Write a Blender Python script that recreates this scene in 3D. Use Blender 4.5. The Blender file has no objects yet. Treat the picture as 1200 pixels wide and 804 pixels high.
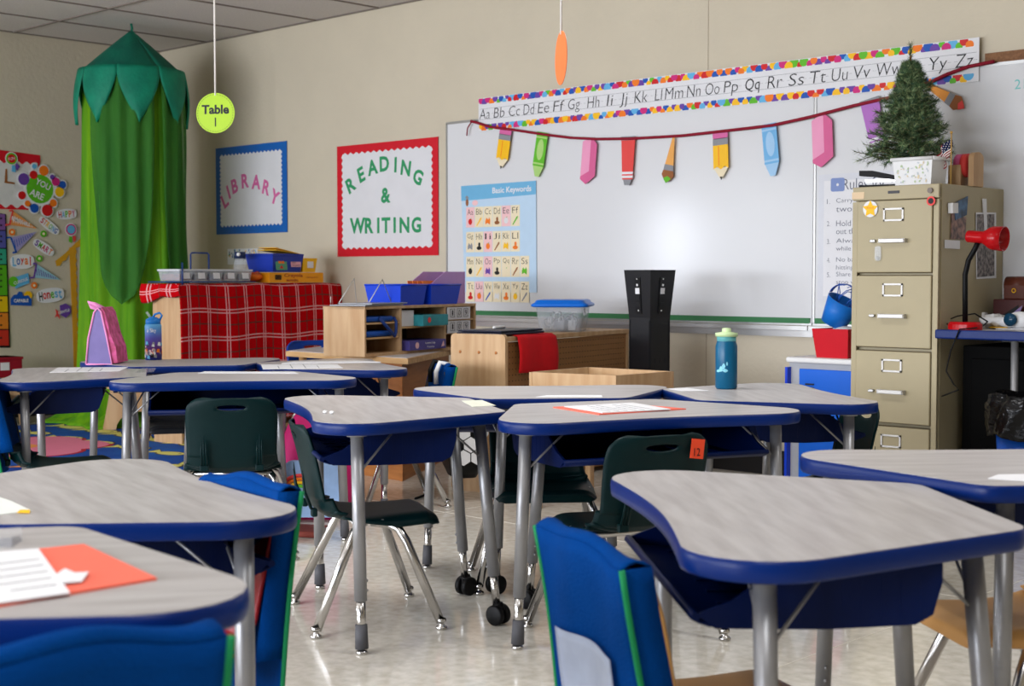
import bpy, bmesh, math, random
from mathutils import Vector, Matrix
random.seed(7)
PI = math.pi
COL = bpy.context.scene.collection
SC = bpy.context.scene

# ------------------------------------------------------------------ camera
HEAD = math.radians(46.3); PITCH = math.radians(2.64); CAMH = 0.95; FPX = 1667.0
cam_d = bpy.data.cameras.new('camera'); cam = bpy.data.objects.new('camera', cam_d); COL.objects.link(cam)
cam.location = (0, 0, CAMH)
cam.rotation_euler = (PI/2 - PITCH, 0, PI/2 - HEAD)
cam_d.sensor_width = 36; cam_d.lens = FPX*36/1200; cam_d.clip_end = 60; cam_d.clip_start = 0.05
cam_d.dof.use_dof = True; cam_d.dof.focus_distance = 4.6; cam_d.dof.aperture_fstop = 7.1
SC.camera = cam
SC.view_settings.view_transform = 'Standard'; SC.view_settings.look = 'None'
SC.view_settings.gamma = 1; SC.view_settings.use_curve_mapping = False
SC.view_settings.exposure = 0.14

# ------------------------------------------------------------------ light
w = bpy.data.worlds.new('world'); SC.world = w; w.use_nodes = True
w.node_tree.nodes['Background'].inputs[0].default_value = (.75, .85, 1, 1)
w.node_tree.nodes['Background'].inputs[1].default_value = 0.3
def area(name, loc, rot, sx, sy, power, col, spread=PI):
    l = bpy.data.lights.new(name, 'AREA'); l.shape = 'RECTANGLE'; l.size = sx; l.size_y = sy
    l.energy = power; l.color = col; l.spread = spread
    o = bpy.data.objects.new(name, l); o.location = loc; o.rotation_euler = rot; COL.objects.link(o); return o
# daylight through the window band of the wall behind the camera, and one window in the left wall
area('window_daylight_front', (-4.7, -3.5, 1.25), (PI/2-.13, 0, 0), 7.4, 1.4, 215, (.91, .96, 1.07), 2.0)
area('window_daylight_blinds', (-9.04, -2.2, 1.5), (PI/2, 0, -PI/2), 1.8, 1.2, 40, (.90, .96, 1.08))
area('window_daylight_gap', (-9.04, -0.35, 1.30), (PI/2, 0, -PI/2), 0.32, 0.80, 55, (.90, .96, 1.08))
for i_, (x_, y_) in enumerate([(-3.0, .4), (0.0, .4), (-3.4, 3.2), (-.6, 3.2), (-1.5, -1.8), (-4.4, -1.6)]):
    area('ceiling_light_lamp', (x_, y_, 2.585), (0, 0, 0), 1.15, .55, 20, (.97, .98, 1.0), 2.3)

# ------------------------------------------------------------------ pixel -> point on a real plane
fwd = Vector((-math.cos(HEAD), math.sin(HEAD), 0)); rgt = Vector((math.sin(HEAD), math.cos(HEAD), 0)); upv = Vector((0, 0, 1))
cf = fwd*math.cos(PITCH) - upv*math.sin(PITCH); cu = upv*math.cos(PITCH) + fwd*math.sin(PITCH)
C0 = Vector((0, 0, CAMH))
def ray(x, y): return cf + rgt*((x-600)/FPX) + cu*((402-y)/FPX)
def atz(x, y, z):
    d = ray(x, y); return C0 + d*((z-CAMH)/d.z)
def aty(x, y, Y):
    d = ray(x, y); return C0 + d*(Y/d.y)
def atx(x, y, X):
    d = ray(x, y); return C0 + d*(X/d.x)
def atd(x, y, D):
    d = ray(x, y); return C0 + d*(D/d.dot(fwd))
def ld(lat, D, z=0):
    p = fwd*D + rgt*lat; return Vector((p.x, p.y, z))

# ------------------------------------------------------------------ materials
def rgb(r, g, b):
    f = lambda c: (c/255/12.92 if c/255 <= .04045 else ((c/255+.055)/1.055)**2.4)
    return (f(r), f(g), f(b), 1)
MATS = {}
def mat(name, col, rough=.5, metal=0, spec=.32, noise=0, nscale=20, bump=0, bscale=60, stretch=None, alpha=1, trans=0, coat=0, col2=None, sheen=0, ior=1.45, detail=4):
    if name in MATS: return MATS[name]
    m = bpy.data.materials.new(name); m.use_nodes = True; MATS[name] = m
    nt = m.node_tree; n = nt.nodes; L = nt.links; b = n['Principled BSDF']
    b.inputs['Base Color'].default_value = col; b.inputs['Roughness'].default_value = rough
    b.inputs['Metallic'].default_value = metal; b.inputs['Specular IOR Level'].default_value = spec
    b.inputs['Alpha'].default_value = alpha; b.inputs['Transmission Weight'].default_value = trans
    b.inputs['Coat Weight'].default_value = coat; b.inputs['IOR'].default_value = ior
    b.inputs['Sheen Weight'].default_value = sheen
    tc = n.new('ShaderNodeTexCoord'); mp = n.new('ShaderNodeMapping'); L.new(tc.outputs['Object'], mp.inputs[0])
    if stretch: mp.inputs['Scale'].default_value = stretch
    nz = n.new('ShaderNodeTexNoise'); nz.inputs['Scale'].default_value = nscale; nz.inputs['Detail'].default_value = detail
    L.new(mp.outputs[0], nz.inputs['Vector'])
    mx = n.new('ShaderNodeMix'); mx.data_type = 'RGBA'
    c2 = col2 if col2 else tuple(max(0, c*(1-max(noise, .03))) for c in col[:3])+(1,)
    mx.inputs['A'].default_value = col; mx.inputs['B'].default_value = c2
    mr = n.new('ShaderNodeMapRange'); mr.inputs[1].default_value = .35; mr.inputs[2].default_value = .65
    L.new(nz.outputs[0], mr.inputs[0]); L.new(mr.outputs[0], mx.inputs['Factor']); L.new(mx.outputs['Result'], b.inputs['Base Color'])
    if bump:
        nb = n.new('ShaderNodeTexNoise'); nb.inputs['Scale'].default_value = bscale; nb.inputs['Detail'].default_value = 3
        L.new(tc.outputs['Object'], nb.inputs['Vector'])
        bp = n.new('ShaderNodeBump'); bp.inputs['Strength'].default_value = bump; bp.inputs['Distance'].default_value = .01
        L.new(nb.outputs[0], bp.inputs['Height']); L.new(bp.outputs[0], b.inputs['Normal'])
    return m
def paint(name, r, g, b_, rough=.6, **k): return mat(name, rgb(r, g, b_), rough, **k)

M_wall = mat('wall_paint', rgb(205, 195, 173), .75, noise=.04, nscale=3, bump=.2, bscale=45)
M_ceil = mat('ceiling_tile', rgb(216, 210, 204), .95, noise=.12, nscale=90, bump=.5, bscale=160)
M_grid = mat('ceiling_grid', rgb(128, 118, 110), .6)
M_floor = mat('floor_terrazzo', rgb(216, 210, 198), .16, col2=rgb(196, 189, 175), nscale=30, bump=.015, bscale=5, coat=.25, detail=8)
M_black = mat('black_plastic', rgb(9, 9, 10), .5, spec=.2)
M_basebd = mat('baseboard_black', rgb(26, 24, 24), .5)
M_lam = mat('laminate_grey_wood', rgb(180, 176, 174), .36, col2=rgb(160, 155, 153), nscale=3.2, stretch=(1.4, 12, 1), detail=6)
M_edge = mat('blue_edge_band', rgb(0, 34, 100), .34, spec=.22, noise=.08, nscale=6)
M_box = mat('blue_book_box', rgb(0, 18, 64), .45, spec=.15, noise=.05)
M_tube = mat('silver_paint', rgb(150, 150, 152), .38, metal=.55, noise=.05, nscale=40)
M_chrome = mat('chrome', rgb(196, 194, 192), .2, metal=1)
M_boot = mat('grey_rubber', rgb(78, 78, 82), .6)
M_green = mat('dark_green_plastic', rgb(0, 30, 32), .45, spec=.18, noise=.06, nscale=30, bump=.1, bscale=300)
M_red_sh = mat('maroon_plastic', rgb(150, 25, 30), .42)
M_tan_sh = mat('tan_plastic', rgb(200, 148, 86), .42, noise=.05)
M_blk_sh = mat('charcoal_plastic', rgb(26, 28, 32), .45)
M_blu_sh = mat('navy_blue_plastic', rgb(16, 60, 150), .42)
M_cover = mat('blue_canvas', rgb(0, 58, 126), .85, spec=.05, noise=.12, nscale=14, bump=.3, bscale=220)
M_trim = mat('green_piping', rgb(10, 128, 74), .7)
M_vinyl = mat('clear_vinyl', rgb(190, 200, 220), .22, alpha=.6, noise=.1, nscale=25)
M_wood = mat('birch_wood', rgb(200, 166, 126), .5, col2=rgb(184, 146, 104), nscale=4, stretch=(6, 6, .8), detail=5)
M_wood2 = mat('maple_edge', rgb(214, 176, 126), .45, col2=rgb(190, 148, 98), nscale=5, stretch=(1, 8, 8), detail=5)
M_oak = mat('oak_brown', rgb(186, 120, 62), .45, col2=rgb(160, 98, 48), nscale=4, stretch=(1, 1, 8), detail=6)
M_white = mat('white_plastic', rgb(225, 225, 224), .4)
M_paper = mat('white_paper', rgb(228, 228, 230), .6, noise=.03)
M_board = mat('whiteboard_enamel', rgb(218, 219, 220), .17, noise=.03, nscale=1.5)
M_alu = mat('aluminium', rgb(180, 180, 178), .35, metal=.8)
M_brand = mat('board_green', rgb(56, 120, 74), .5)
M_cork = mat('brown_cork', rgb(140, 100, 70), .8, noise=.3, nscale=80)
M_ink = mat('black_ink', rgb(24, 24, 26), .5)
M_grey = mat('grey_line', rgb(140, 142, 146), .6)
M_redp = mat('red_poster_border', rgb(206, 22, 40), .5)
M_bluep = mat('blue_poster_border', rgb(24, 96, 176), .5)
M_pink = mat('pink_letter', rgb(214, 104, 160), .6)
M_grnl = mat('green_letter', rgb(48, 150, 96), .6)
M_lime = mat('lime_card', rgb(178, 220, 36), .35)
M_tanm = mat('beige_enamel', rgb(172, 160, 128), .42, noise=.03, nscale=6, bump=.05, bscale=300)
M_bluebin = mat('royal_blue_plastic', rgb(8, 62, 205), .35)
M_clear = mat('clear_plastic', rgb(222, 228, 232), .12, alpha=.24)
M_clear2 = mat('clear_film', rgb(240, 244, 250), .08, alpha=.16)
M_yel = mat('yellow', rgb(246, 190, 20), .45)
M_org = mat('orange', rgb(240, 122, 28), .5)
M_red = mat('red', rgb(206, 26, 30), .4)
M_cloth_red = mat('red_felt', rgb(208, 16, 26), .85, noise=.08, nscale=30)
M_sky = mat('sky_blue', rgb(98, 176, 222), .5)
M_pur = mat('purple', rgb(106, 66, 160), .5)
M_mag = mat('magenta', rgb(206, 38, 120), .5)
M_grn = mat('leaf_green', rgb(96, 184, 36), .5)
M_blu = mat('marker_blue', rgb(26, 84, 176), .5)
M_brn = mat('brown', rgb(150, 92, 48), .6)
M_cream = mat('cream_card', rgb(236, 222, 188), .6)
M_pnk2 = mat('pale_pink_card', rgb(240, 196, 196), .6)

# ------------------------------------------------------------------ mesh builder
class MB:
    def __init__(s): s.bm = bmesh.new(); s.m = 0; s.mats = []; s.uv = None
    def use(s, m):
        if m not in s.mats: s.mats.append(m)
        s.m = s.mats.index(m); return s
    def _f(s, vs, smooth=False):
        try: f = s.bm.faces.new(vs)
        except ValueError: return None
        f.material_index = s.m; f.smooth = smooth; return f
    def box(s, c, d, rot=None, bev=0):
        bb = bmesh.new(); bmesh.ops.create_cube(bb, size=1)
        for v in bb.verts: v.co = Vector((v.co.x*d[0], v.co.y*d[1], v.co.z*d[2]))
        if bev: bmesh.ops.bevel(bb, geom=bb.edges[:], offset=min(bev, min(d)*.45), segments=2, affect='EDGES', profile=.5)
        M = Matrix.Translation(c) @ (rot.to_4x4() if rot else Matrix.Identity(4))
        s._merge(bb, M, False); return s
    def _merge(s, bb, M, smooth):
        vm = {}
        for v in bb.verts: vm[v] = s.bm.verts.new(M @ v.co)
        for f in bb.faces: s._f([vm[v] for v in f.verts], smooth or f.smooth)
        bb.free()
    def tube(s, pts, r, seg=12, cap=True):
        pts = [Vector(p) for p in pts]; rs = r if isinstance(r, (list, tuple)) else [r]*len(pts)
        rings = []; prev = None
        for i, p in enumerate(pts):
            t = (pts[min(i+1, len(pts)-1)] - pts[max(i-1, 0)]).normalized()
            if prev is None:
                a = Vector((0, 0, 1)) if abs(t.z) < .9 else Vector((1, 0, 0)); u = t.cross(a).normalized()
            else: u = (prev - t*prev.dot(t)).normalized()
            prev = u; v = t.cross(u)
            rings.append([s.bm.verts.new(p + (u*math.cos(2*PI*k/seg) + v*math.sin(2*PI*k/seg))*rs[i]) for k in range(seg)])
        for a, b in zip(rings, rings[1:]):
            for k in range(seg): s._f([a[k], a[(k+1) % seg], b[(k+1) % seg], b[k]], True)
        if cap: s._f(list(reversed(rings[0]))); s._f(rings[-1])
        return s
    def lathe(s, prof, c=(0, 0, 0), seg=24, M=None, smooth=True):
        M = M or Matrix.Translation(c); rings = []
        for r, z in prof:
            if r < 1e-5: rings.append([s.bm.verts.new(M @ Vector((0, 0, z)))])
            else: rings.append([s.bm.verts.new(M @ Vector((r*math.cos(2*PI*k/seg), r*math.sin(2*PI*k/seg), z))) for k in range(seg)])
        for a, b in zip(rings, rings[1:]):
            for k in range(seg):
                k2 = (k+1) % seg
                if len(a) == 1 and len(b) == 1: continue
                if len(a) == 1: s._f([a[0], b[k2], b[k]], smooth)
                elif len(b) == 1: s._f([a[k], a[k2], b[0]], smooth)
                else: s._f([a[k], a[k2], b[k2], b[k]], smooth)
        return s
    def prism(s, poly, z0, z1, M=None):
        M = M or Matrix.Identity(4)
        ar = sum(poly[i-1][0]*poly[i][1] - poly[i][0]*poly[i-1][1] for i in range(len(poly)))
        if ar < 0: poly = list(reversed(poly))
        a = [s.bm.verts.new(M @ Vector((x, y, z0))) for x, y in poly]; b = [s.bm.verts.new(M @ Vector((x, y, z1))) for x, y in poly]
        s._f(list(reversed(a))); s._f(b); n = len(poly)
        for i in range(n): s._f([a[i], a[(i+1) % n], b[(i+1) % n], b[i]])
        return s
    def loft(s, rings, close=True, capa=True, capb=True, smooth=True):
        R = [[s.bm.verts.new(Vector(p)) for p in r] for r in rings]; n = len(R[0])
        for a, b in zip(R, R[1:]):
            for k in range(n if close else n-1): s._f([a[k], a[(k+1) % n], b[(k+1) % n], b[k]], smooth)
        if capa: s._f(list(reversed(R[0])))
        if capb: s._f(R[-1])
        return s
    def grid(s, fn, nu, nv, smooth=True, keep=None, uvfn=None):
        V = [[s.bm.verts.new(Vector(fn(i/nu, j/nv))) for j in range(nv+1)] for i in range(nu+1)]
        if uvfn and s.uv is None: s.uv = s.bm.loops.layers.uv.new('UVMap')
        for i in range(nu):
            for j in range(nv):
                if keep and not keep((i+.5)/nu, (j+.5)/nv): continue
                f = s._f([V[i][j], V[i+1][j], V[i+1][j+1], V[i][j+1]], smooth)
                if uvfn and f:
                    for l, (a, b) in zip(f.loops, [(i, j), (i+1, j), (i+1, j+1), (i, j+1)]): l[s.uv].uv = uvfn(a/nu, b/nv)
        return s
    def ball(s, c, r, seg=12, sc=(1, 1, 1)):
        bb = bmesh.new(); bmesh.ops.create_uvsphere(bb, u_segments=seg, v_segments=max(6, seg//2), radius=r)
        s._merge(bb, Matrix.Translation(c) @ Matrix.Diagonal((*sc, 1)), True); return s
    def mesh(s, name, m=None):
        me = bpy.data.meshes.new(name); bmesh.ops.recalc_face_normals(s.bm, faces=s.bm.faces[:]); s.bm.to_mesh(me); s.bm.free()
        for x in (s.mats or [m]): me.materials.append(x)
        return me
    def build(s, name, m=None, parent=None, solid=0, subsurf=0, label=None, center=False):
        if m is not None and not s.mats: s.mats = [m]
        o = bpy.data.objects.new(name, s.mesh(name, m)); COL.objects.link(o)
        if parent: o.parent = parent
        if solid:
            md = o.modifiers.new('solid', 'SOLIDIFY'); md.thickness = solid; md.offset = 0
        if subsurf:
            md = o.modifiers.new('sub', 'SUBSURF'); md.levels = subsurf; md.render_levels = subsurf
        if label: o['label'] = label
        return o
def thing(name, label, cat, loc=(0, 0, 0), rz=0, group=None, rot=None):
    o = bpy.data.objects.new(name, None); o.empty_display_size = .05; COL.objects.link(o)
    o.location = loc; o.rotation_euler = rot if rot else (0, 0, rz); tag(o, label, cat, group); return o
def tag(o, label, cat, group=None):
    o['label'] = label; o['category'] = cat
    if group: o['group'] = group
    return o
def struct(name, mb, m=None):
    o = mb.build(name, m); o['kind'] = 'structure'; return o
CACHE = {}
def inst(name, key, fn, m, parent, **k):
    """one mesh datablock per key, a separate object every time"""
    if key not in CACHE: CACHE[key] = fn().mesh(name, m)
    o = bpy.data.objects.new(name, CACHE[key]); COL.objects.link(o); o.parent = parent
    if k.get('solid'):
        md = o.modifiers.new('solid', 'SOLIDIFY'); md.thickness = k['solid']; md.offset = 0
    return o
def glyphs(txt, w=None, h=None, off=0.0, shear=0, depth=.0006):
    cu_ = bpy.data.curves.new('t', 'FONT'); cu_.body = txt; cu_.size = 1; cu_.align_x = 'LEFT'; cu_.offset = off; cu_.shear = shear
    cu_.resolution_u = 3; cu_.space_line = 1.0
    o = bpy.data.objects.new('t', cu_); COL.objects.link(o)
    dg = bpy.context.evaluated_depsgraph_get(); me = bpy.data.meshes.new_from_object(o.evaluated_get(dg))
    bpy.data.objects.remove(o); bpy.data.curves.remove(cu_)
    return me
def add_text(mb, txt, cx, cy, w, h, z=0, rot=0, off=0.0, shear=0, M=None):
    """text as flat glyph faces centred on cx,cy in the local XY plane; w,h = size of its box (w None keeps the natural width)"""
    me = glyphs(txt, off=off, shear=shear)
    if not me.vertices: return
    xs = [v.co.x for v in me.vertices]; ys = [v.co.y for v in me.vertices]
    x0, x1, y0, y1 = min(xs), max(xs), min(ys), max(ys)
    sy = h/(y1-y0); sx = (w/(x1-x0)) if w else sy
    c, s_ = math.cos(rot), math.sin(rot); vs = []
    for v in me.vertices:
        x = (v.co.x-(x0+x1)/2)*sx; y = (v.co.y-(y0+y1)/2)*sy
        p = Vector((cx + x*c - y*s_, cy + x*s_ + y*c, z)); vs.append(mb.bm.verts.new(M @ p if M else p))
    for p in me.polygons: mb._f([vs[i] for i in p.vertices])
    bpy.data.meshes.remove(me)
def circ(cx, cy, r, n=20, ry=None):
    ry = ry or r; return [(cx + r*math.cos(2*PI*k/n), cy + ry*math.sin(2*PI*k/n)) for k in range(n)]
def rrect(x0, y0, x1, y1, r, n=4):
    out = []
    for cx, cy, a in ((x1-r, y0+r, -PI/2), (x1-r, y1-r, 0), (x0+r, y1-r, PI/2), (x0+r, y0+r, PI)):
        for k in range(n+1): out.append((cx + r*math.cos(a + PI/2*k/n), cy + r*math.sin(a + PI/2*k/n)))
    return out

# ------------------------------------------------------------------ room shell
XL, YB, XR, YF, ZC = -9.1, 5.8, 2.6, -3.6, 2.6
struct('floor', MB().box(((XL+XR)/2, (YB+YF)/2, -.05), (XR-XL+.4, YB-YF+.4, .1)), M_floor)
struct('ceiling', MB().box(((XL+XR)/2, (YB+YF)/2, ZC+.05), (XR-XL+.4, YB-YF+.4, .1)), M_ceil)
struct('wall_left', MB().box((XL-.05, (YB+YF)/2, ZC/2), (.1, YB-YF+.2, ZC)), M_wall)
struct('wall_back', MB().box(((XL+XR)/2, YB+.05, ZC/2), (XR-XL, .1, ZC)), M_wall)
struct('wall_right', MB().box((XR+.05, (YB+YF)/2, ZC/2), (.1, YB-YF+.2, ZC)), M_wall)
struct('wall_front', MB().box(((XL+XR)/2, YF-.05, ZC/2), (XR-XL, .1, ZC)), M_wall)
g = MB()
x = -8.49
while x > XL: x -= .61
x += .61
while x < XR: g.box((x, (YB+YF)/2, ZC-.003), (.015, YB-YF, .008)); x += .61
y = 4.66
while y > YF: g.box(((XL+XR)/2, y, ZC-.0035), (XR-XL, .015, .008)); y -= 1.22
g.box(((XL+XR)/2, YB-.012, ZC-.003), (XR-XL, .015, .008)); g.box((XL+.012, (YB+YF)/2, ZC-.003), (.015, YB-YF, .008))
struct('trim_1', g, M_grid)
struct('baseboard_back', MB().box(((XL+XR)/2, YB-.006, .06), (XR-XL, .012, .12)), M_basebd)
struct('baseboard_left', MB().box((XL+.006, (YB+YF)/2, .06), (.012, YB-YF, .12)), M_basebd)
j = MB()   # thin pale joints of the floor squares
for k in range(5): j.box((XL+.45+k*2.25, (YB+YF)/2, .0004), (.003, YB-YF-.1, .0008))
for k in range(4): j.box(((XL+XR)/2, YF+.35+k*2.4, .0004), (XR-XL-.1, .003, .0008))
struct('trim_2', j, mat('floor_joint', rgb(222, 216, 204), .3))
s = MB()   # vertical seams of the wall panels above the boards
for xx in (-4.2, -1.75): s.box((xx, YB-.001, 1.3), (.003, .002, 2.5))
struct('trim_3', s, mat('wall_seam', rgb(176, 162, 142), .8))

# ------------------------------------------------------------------ school desks
DW, DN, DD, DR1, DR2, DCC = 1.03, .455, .54, .115, .055, .024
def desk_outline(ins=0.0, n=9):
    P = [Vector((-DW/2, DD/2)), Vector((DW/2, DD/2)), Vector((DN/2, -DD/2)), Vector((-DN/2, -DD/2))]
    rr = [DR1, DR1, DR2, DR2]; pts = []
    for i in range(4):
        a = (P[i-1]-P[i]).normalized(); b = (P[(i+1) % 4]-P[i]).normalized(); ang = math.acos(a.dot(b))
        t = rr[i]/math.tan(ang/2); c = P[i] + (a+b).normalized()*math.hypot(t, rr[i])
        p0 = P[i]+a*t; p1 = P[i]+b*t; a0 = math.atan2(*(p0-c).yx); a1 = math.atan2(*(p1-c).yx); da = (a1-a0+PI) % (2*PI) - PI
        for k in range(n):
            q = a0+da*k/(n-1); pts.append(c + Vector((math.cos(q), math.sin(q)))*(rr[i]-ins))
        if i == 0:
            for k in range(1, 14):
                x_ = p1.x + (-2*p1.x)*k/14; u = max(0, 1-(x_/(DW*.34))**2); pts.append(Vector((x_, DD/2-ins-DCC*u**1.5)))
    return [(p.x, p.y) for p in pts]
def ring(ins, z): return [(x, y, z) for x, y in desk_outline(ins)]
def mb_top():
    return MB().loft([ring(.0015, -.001), ring(.0015, .0006)], smooth=False)
def mb_band():
    return MB().loft([ring(.006, -.031), ring(.001, -.030), ring(-.001, -.025), ring(-.002, -.016), ring(-.0015, -.007), ring(.0005, -.0012), ring(.002, 0.0)])
def mb_boxtray():
    # open-front tray: floor, back, two flared end walls, lip
    m = MB(); W = .30; t = .004
    fl = [(.240, -.098), (.250, -.106), (.215, -.118), (.06, -.122), (-.07, -.118), (-.095, -.105), (-.108, -.06), (-.108, -.034)]
    m.grid(lambda u, v: ((u*2-1)*(W if v < .99 else W), *interp(fl, v)), 2, 16)
    for sx in (-1, 1):
        poly = [(.240, -.100), (.215, -.118), (.06, -.122), (-.07, -.118), (-.095, -.105), (-.108, -.06), (-.108, -.034), (.12, -.034), (.15, -.055), (.19, -.082)]
        M = Matrix(((0, 0, sx, sx*(W-t)), (1, 0, 0, 0), (0, 1, 0, 0), (0, 0, 0, 1)))
        m.prism(poly, 0, t, M)
        for k in range(9):
            yy = -.08+k*.028; m.box((sx*(W+.0001), yy, -.080), (.001, .003, .066))
    # curled front lip
    m.tube([(-W, .243, -.103), (W, .243, -.103)], .005, 8)
    for k in range(-3, 4): m.box((k*.08, .05, -.118), (.01, .26, .006))
    return m
def interp(pts, v):
    n = len(pts)-1; i = min(int(v*n), n-1); f = v*n-i; return (pts[i][0]*(1-f)+pts[i+1][0]*f, pts[i][1]*(1-f)+pts[i+1][1]*f)
def make_desk(x, y, ang, z, label):
    """ang = world direction (degrees) towards the seated child; z = height of the top"""
    r = thing('student_desk', label, 'desk', (x, y, 0), math.radians(ang)-PI/2, 'blue-edged student desks')
    t = inst('tabletop', 'top', mb_top, M_lam, r); t.location = (0, 0, z)
    e = inst('edge_band', 'band', mb_band, M_edge, t)
    b = inst('book_box', 'tray', mb_boxtray, M_box, r, solid=.004); b.location = (0, 0, z)
    h = z-.03
    for k, (tx, ty, fx, fy, caster) in enumerate(((-.375, .165, -.395, .158, 0), (.375, .165, .395, .158, 0), (-.165, -.205, -.19, -.252, 1), (.165, -.205, .19, -.252, 1))):
        T = Vector((tx, ty, h)); F = Vector((fx, fy, 0)); d = F-T
        P = lambda zz: T + d*((h-zz)/h)
        def tube_():
            m = MB().tube([P(h), P(.135)], .0165, 16); m.tube([P(h-.001), P(h-.008)], .026, 16)
            for zz in (.16, .185): m.ball(P(zz)+Vector((0, .0165 if ty < 0 else -.0165, 0)), .004, 8)
            return m
        lg = inst('leg', 'leg%d%.3f' % (k, z), tube_, M_tube, r)
        if caster:
            inst('leg_insert', 'ins%d%.3f' % (k, z), lambda: MB().tube([P(.15), P(.055)], .0115, 12), M_chrome, lg)
            def cast():
                m = MB(); a = P(0); a = Vector((a.x, a.y, 0)); ca, sa = (.8, .6) if k == 2 else (.5, -.86)
                for q in (-1, 1):
                    M = Matrix.Translation((a.x+sa*q*.014, a.y-ca*q*.014, .028)) @ Matrix.Rotation(math.atan2(-ca, sa), 4, 'Z') @ Matrix.Rotation(PI/2, 4, 'Y')
                    m.lathe([(0, -.008), (.024, -.009), (.028, -.006), (.028, .006), (.024, .009), (0, .008)], M=M, seg=20)
                m.lathe([(0, .062), (.012, .062), (.016, .052), (.016, .03), (0, .03)], (a.x, a.y, 0), 12)
                m.box((a.x, a.y, .045), (.03, .03, .014), bev=.005)
                return m
            inst('caster', 'cast%d' % k, cast, M_black, lg)
        else:
            inst('leg_insert', 'ins%d%.3f' % (k, z), lambda: MB().tube([P(.15), P(.03)], .0125, 12), M_chrome, lg)
            def boot():
                return MB().tube([P(.075), P(.014)], [.0155, .0175], 14)
            inst('rubber_boot', 'boot%d%.3f' % (k, z), boot, M_boot, lg)
            inst('glide', 'glide%d' % k, lambda: MB().lathe([(0, 0), (.013, 0), (.016, .004), (.014, .009), (.006, .012), (.006, .018)], (fx, fy, 0), 14), M_chrome, lg)
        def struts():
            m = MB(); a = P(h-.105)
            if k < 2: ends = [(-1 if tx > 0 else 1)*Vector((.12, 0, 0)), Vector((-.06 if tx > 0 else .06, -.11, 0))]
            else: ends = [(-1 if tx > 0 else 1)*Vector((.11, 0, 0)), Vector((.05 if tx > 0 else -.05, .115, 0))]
            for q in ends:
                b_ = Vector((tx, ty, h+.002))+q; m.tube([a, b_], .003, 6); m.ball(b_, .006, 6, (1, 1, .5))
            return m
        inst('brace', 'brace%d%.3f' % (k, z), struts, M_tube, lg)
    return r
DESKS = dict(
 nR=(-1.219, 1.957, 228, .585, 'nearest desk at the right, behind the chair wearing the clear-pocket blue cover'),
 nR2=(-1.110, 2.600, 138, .600, 'desk at the right edge, just behind the nearest right-hand desk'),
 mid=(-2.985, 2.645, 239, .588, 'middle desk with a side-on green chair under it and a pale corner card'),
 cen=(-2.461, 3.033, 336, .588, 'centre desk carrying the coral folder and printed sheets'),
 bot=(-2.509, 3.739, 52, .588, 'desk with the teal water bottle on it, in front of the beige filing cabinet'),
 cB=(-3.030, 3.329, 139, .588, 'bare desk behind the coral-folder desk, before the low wooden tray table'),
 L1=(-4.871, 2.726, 238, .588, 'far left desk with loose white worksheets, beside the rug'),
 L2=(-4.317, 3.050, 325, .588, 'left group desk with a dark green chair back in front of its box'),
 L3=(-5.203, 3.417, 150, .588, 'farthest left desk carrying the lunch bag and the kids bottle'),
 L4=(-4.637, 3.736, 62, .588, 'far desk with printed sheets on it, in front of the brown wooden table'),
 nL=(-2.316, 1.300, 75.5, .564, 'near left desk with a pale sheet, a maroon chair at its right end'),
 nL2=(-1.633, 0.628, 326, .617, 'nearest desk at the bottom left, carrying the orange folder and white page'))
DSC = dict(bot=0.95, cB=0.95, L1=0.95, L2=0.98, nR=0.99, nR2=0.95, cen=0.99, mid=1, L3=0.97, L4=0.97, nL=1, nL2=1)
for k_, (x_, y_, a_, z_, l_) in DESKS.items():
    r = make_desk(x_, y_, a_, z_, l_); r.scale = (DSC[k_], DSC[k_], 1)

# ------------------------------------------------------------------ chairs
SP = [(.180, .274), (.176, .294), (.15, .304), (.08, .300), (.0, .296), (-.07, .294), (-.115, .298), (-.142, .316), (-.155, .345), (-.163, .385), (-.172, .430), (-.183, .48), (-.196, .525), (-.204, .551)]
def shell_pt(u, v):
    # v 0..1 along profile, u -1..1 across
    y, z = interp(SP, v)
    hw = [.128, .143, .152, .160, .165, .163, .156, .150, .147, .147, .149, .150, .149, .144]
    n = len(hw)-1; i = min(int(v*n), n-1); f = v*n-i; w_ = hw[i]*(1-f)+hw[i+1]*f
    if v > .86: w_ -= .050*(1-math.sqrt(max(0, 1-((v-.86)/.14)**2)))
    x = u*w_
    cup = (abs(u)**3)
    if v < .5: z += cup*.012*(1 if v > .12 else v/.12) - (abs(u)**7)*.034*min(1, max(0, (.40-v)/.16))*min(1, v/.12)
    else: y += cup*.022
    if .42 < v < .62: y += cup*.02; z += cup*.01
    return Vector((x, y, z))
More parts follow.
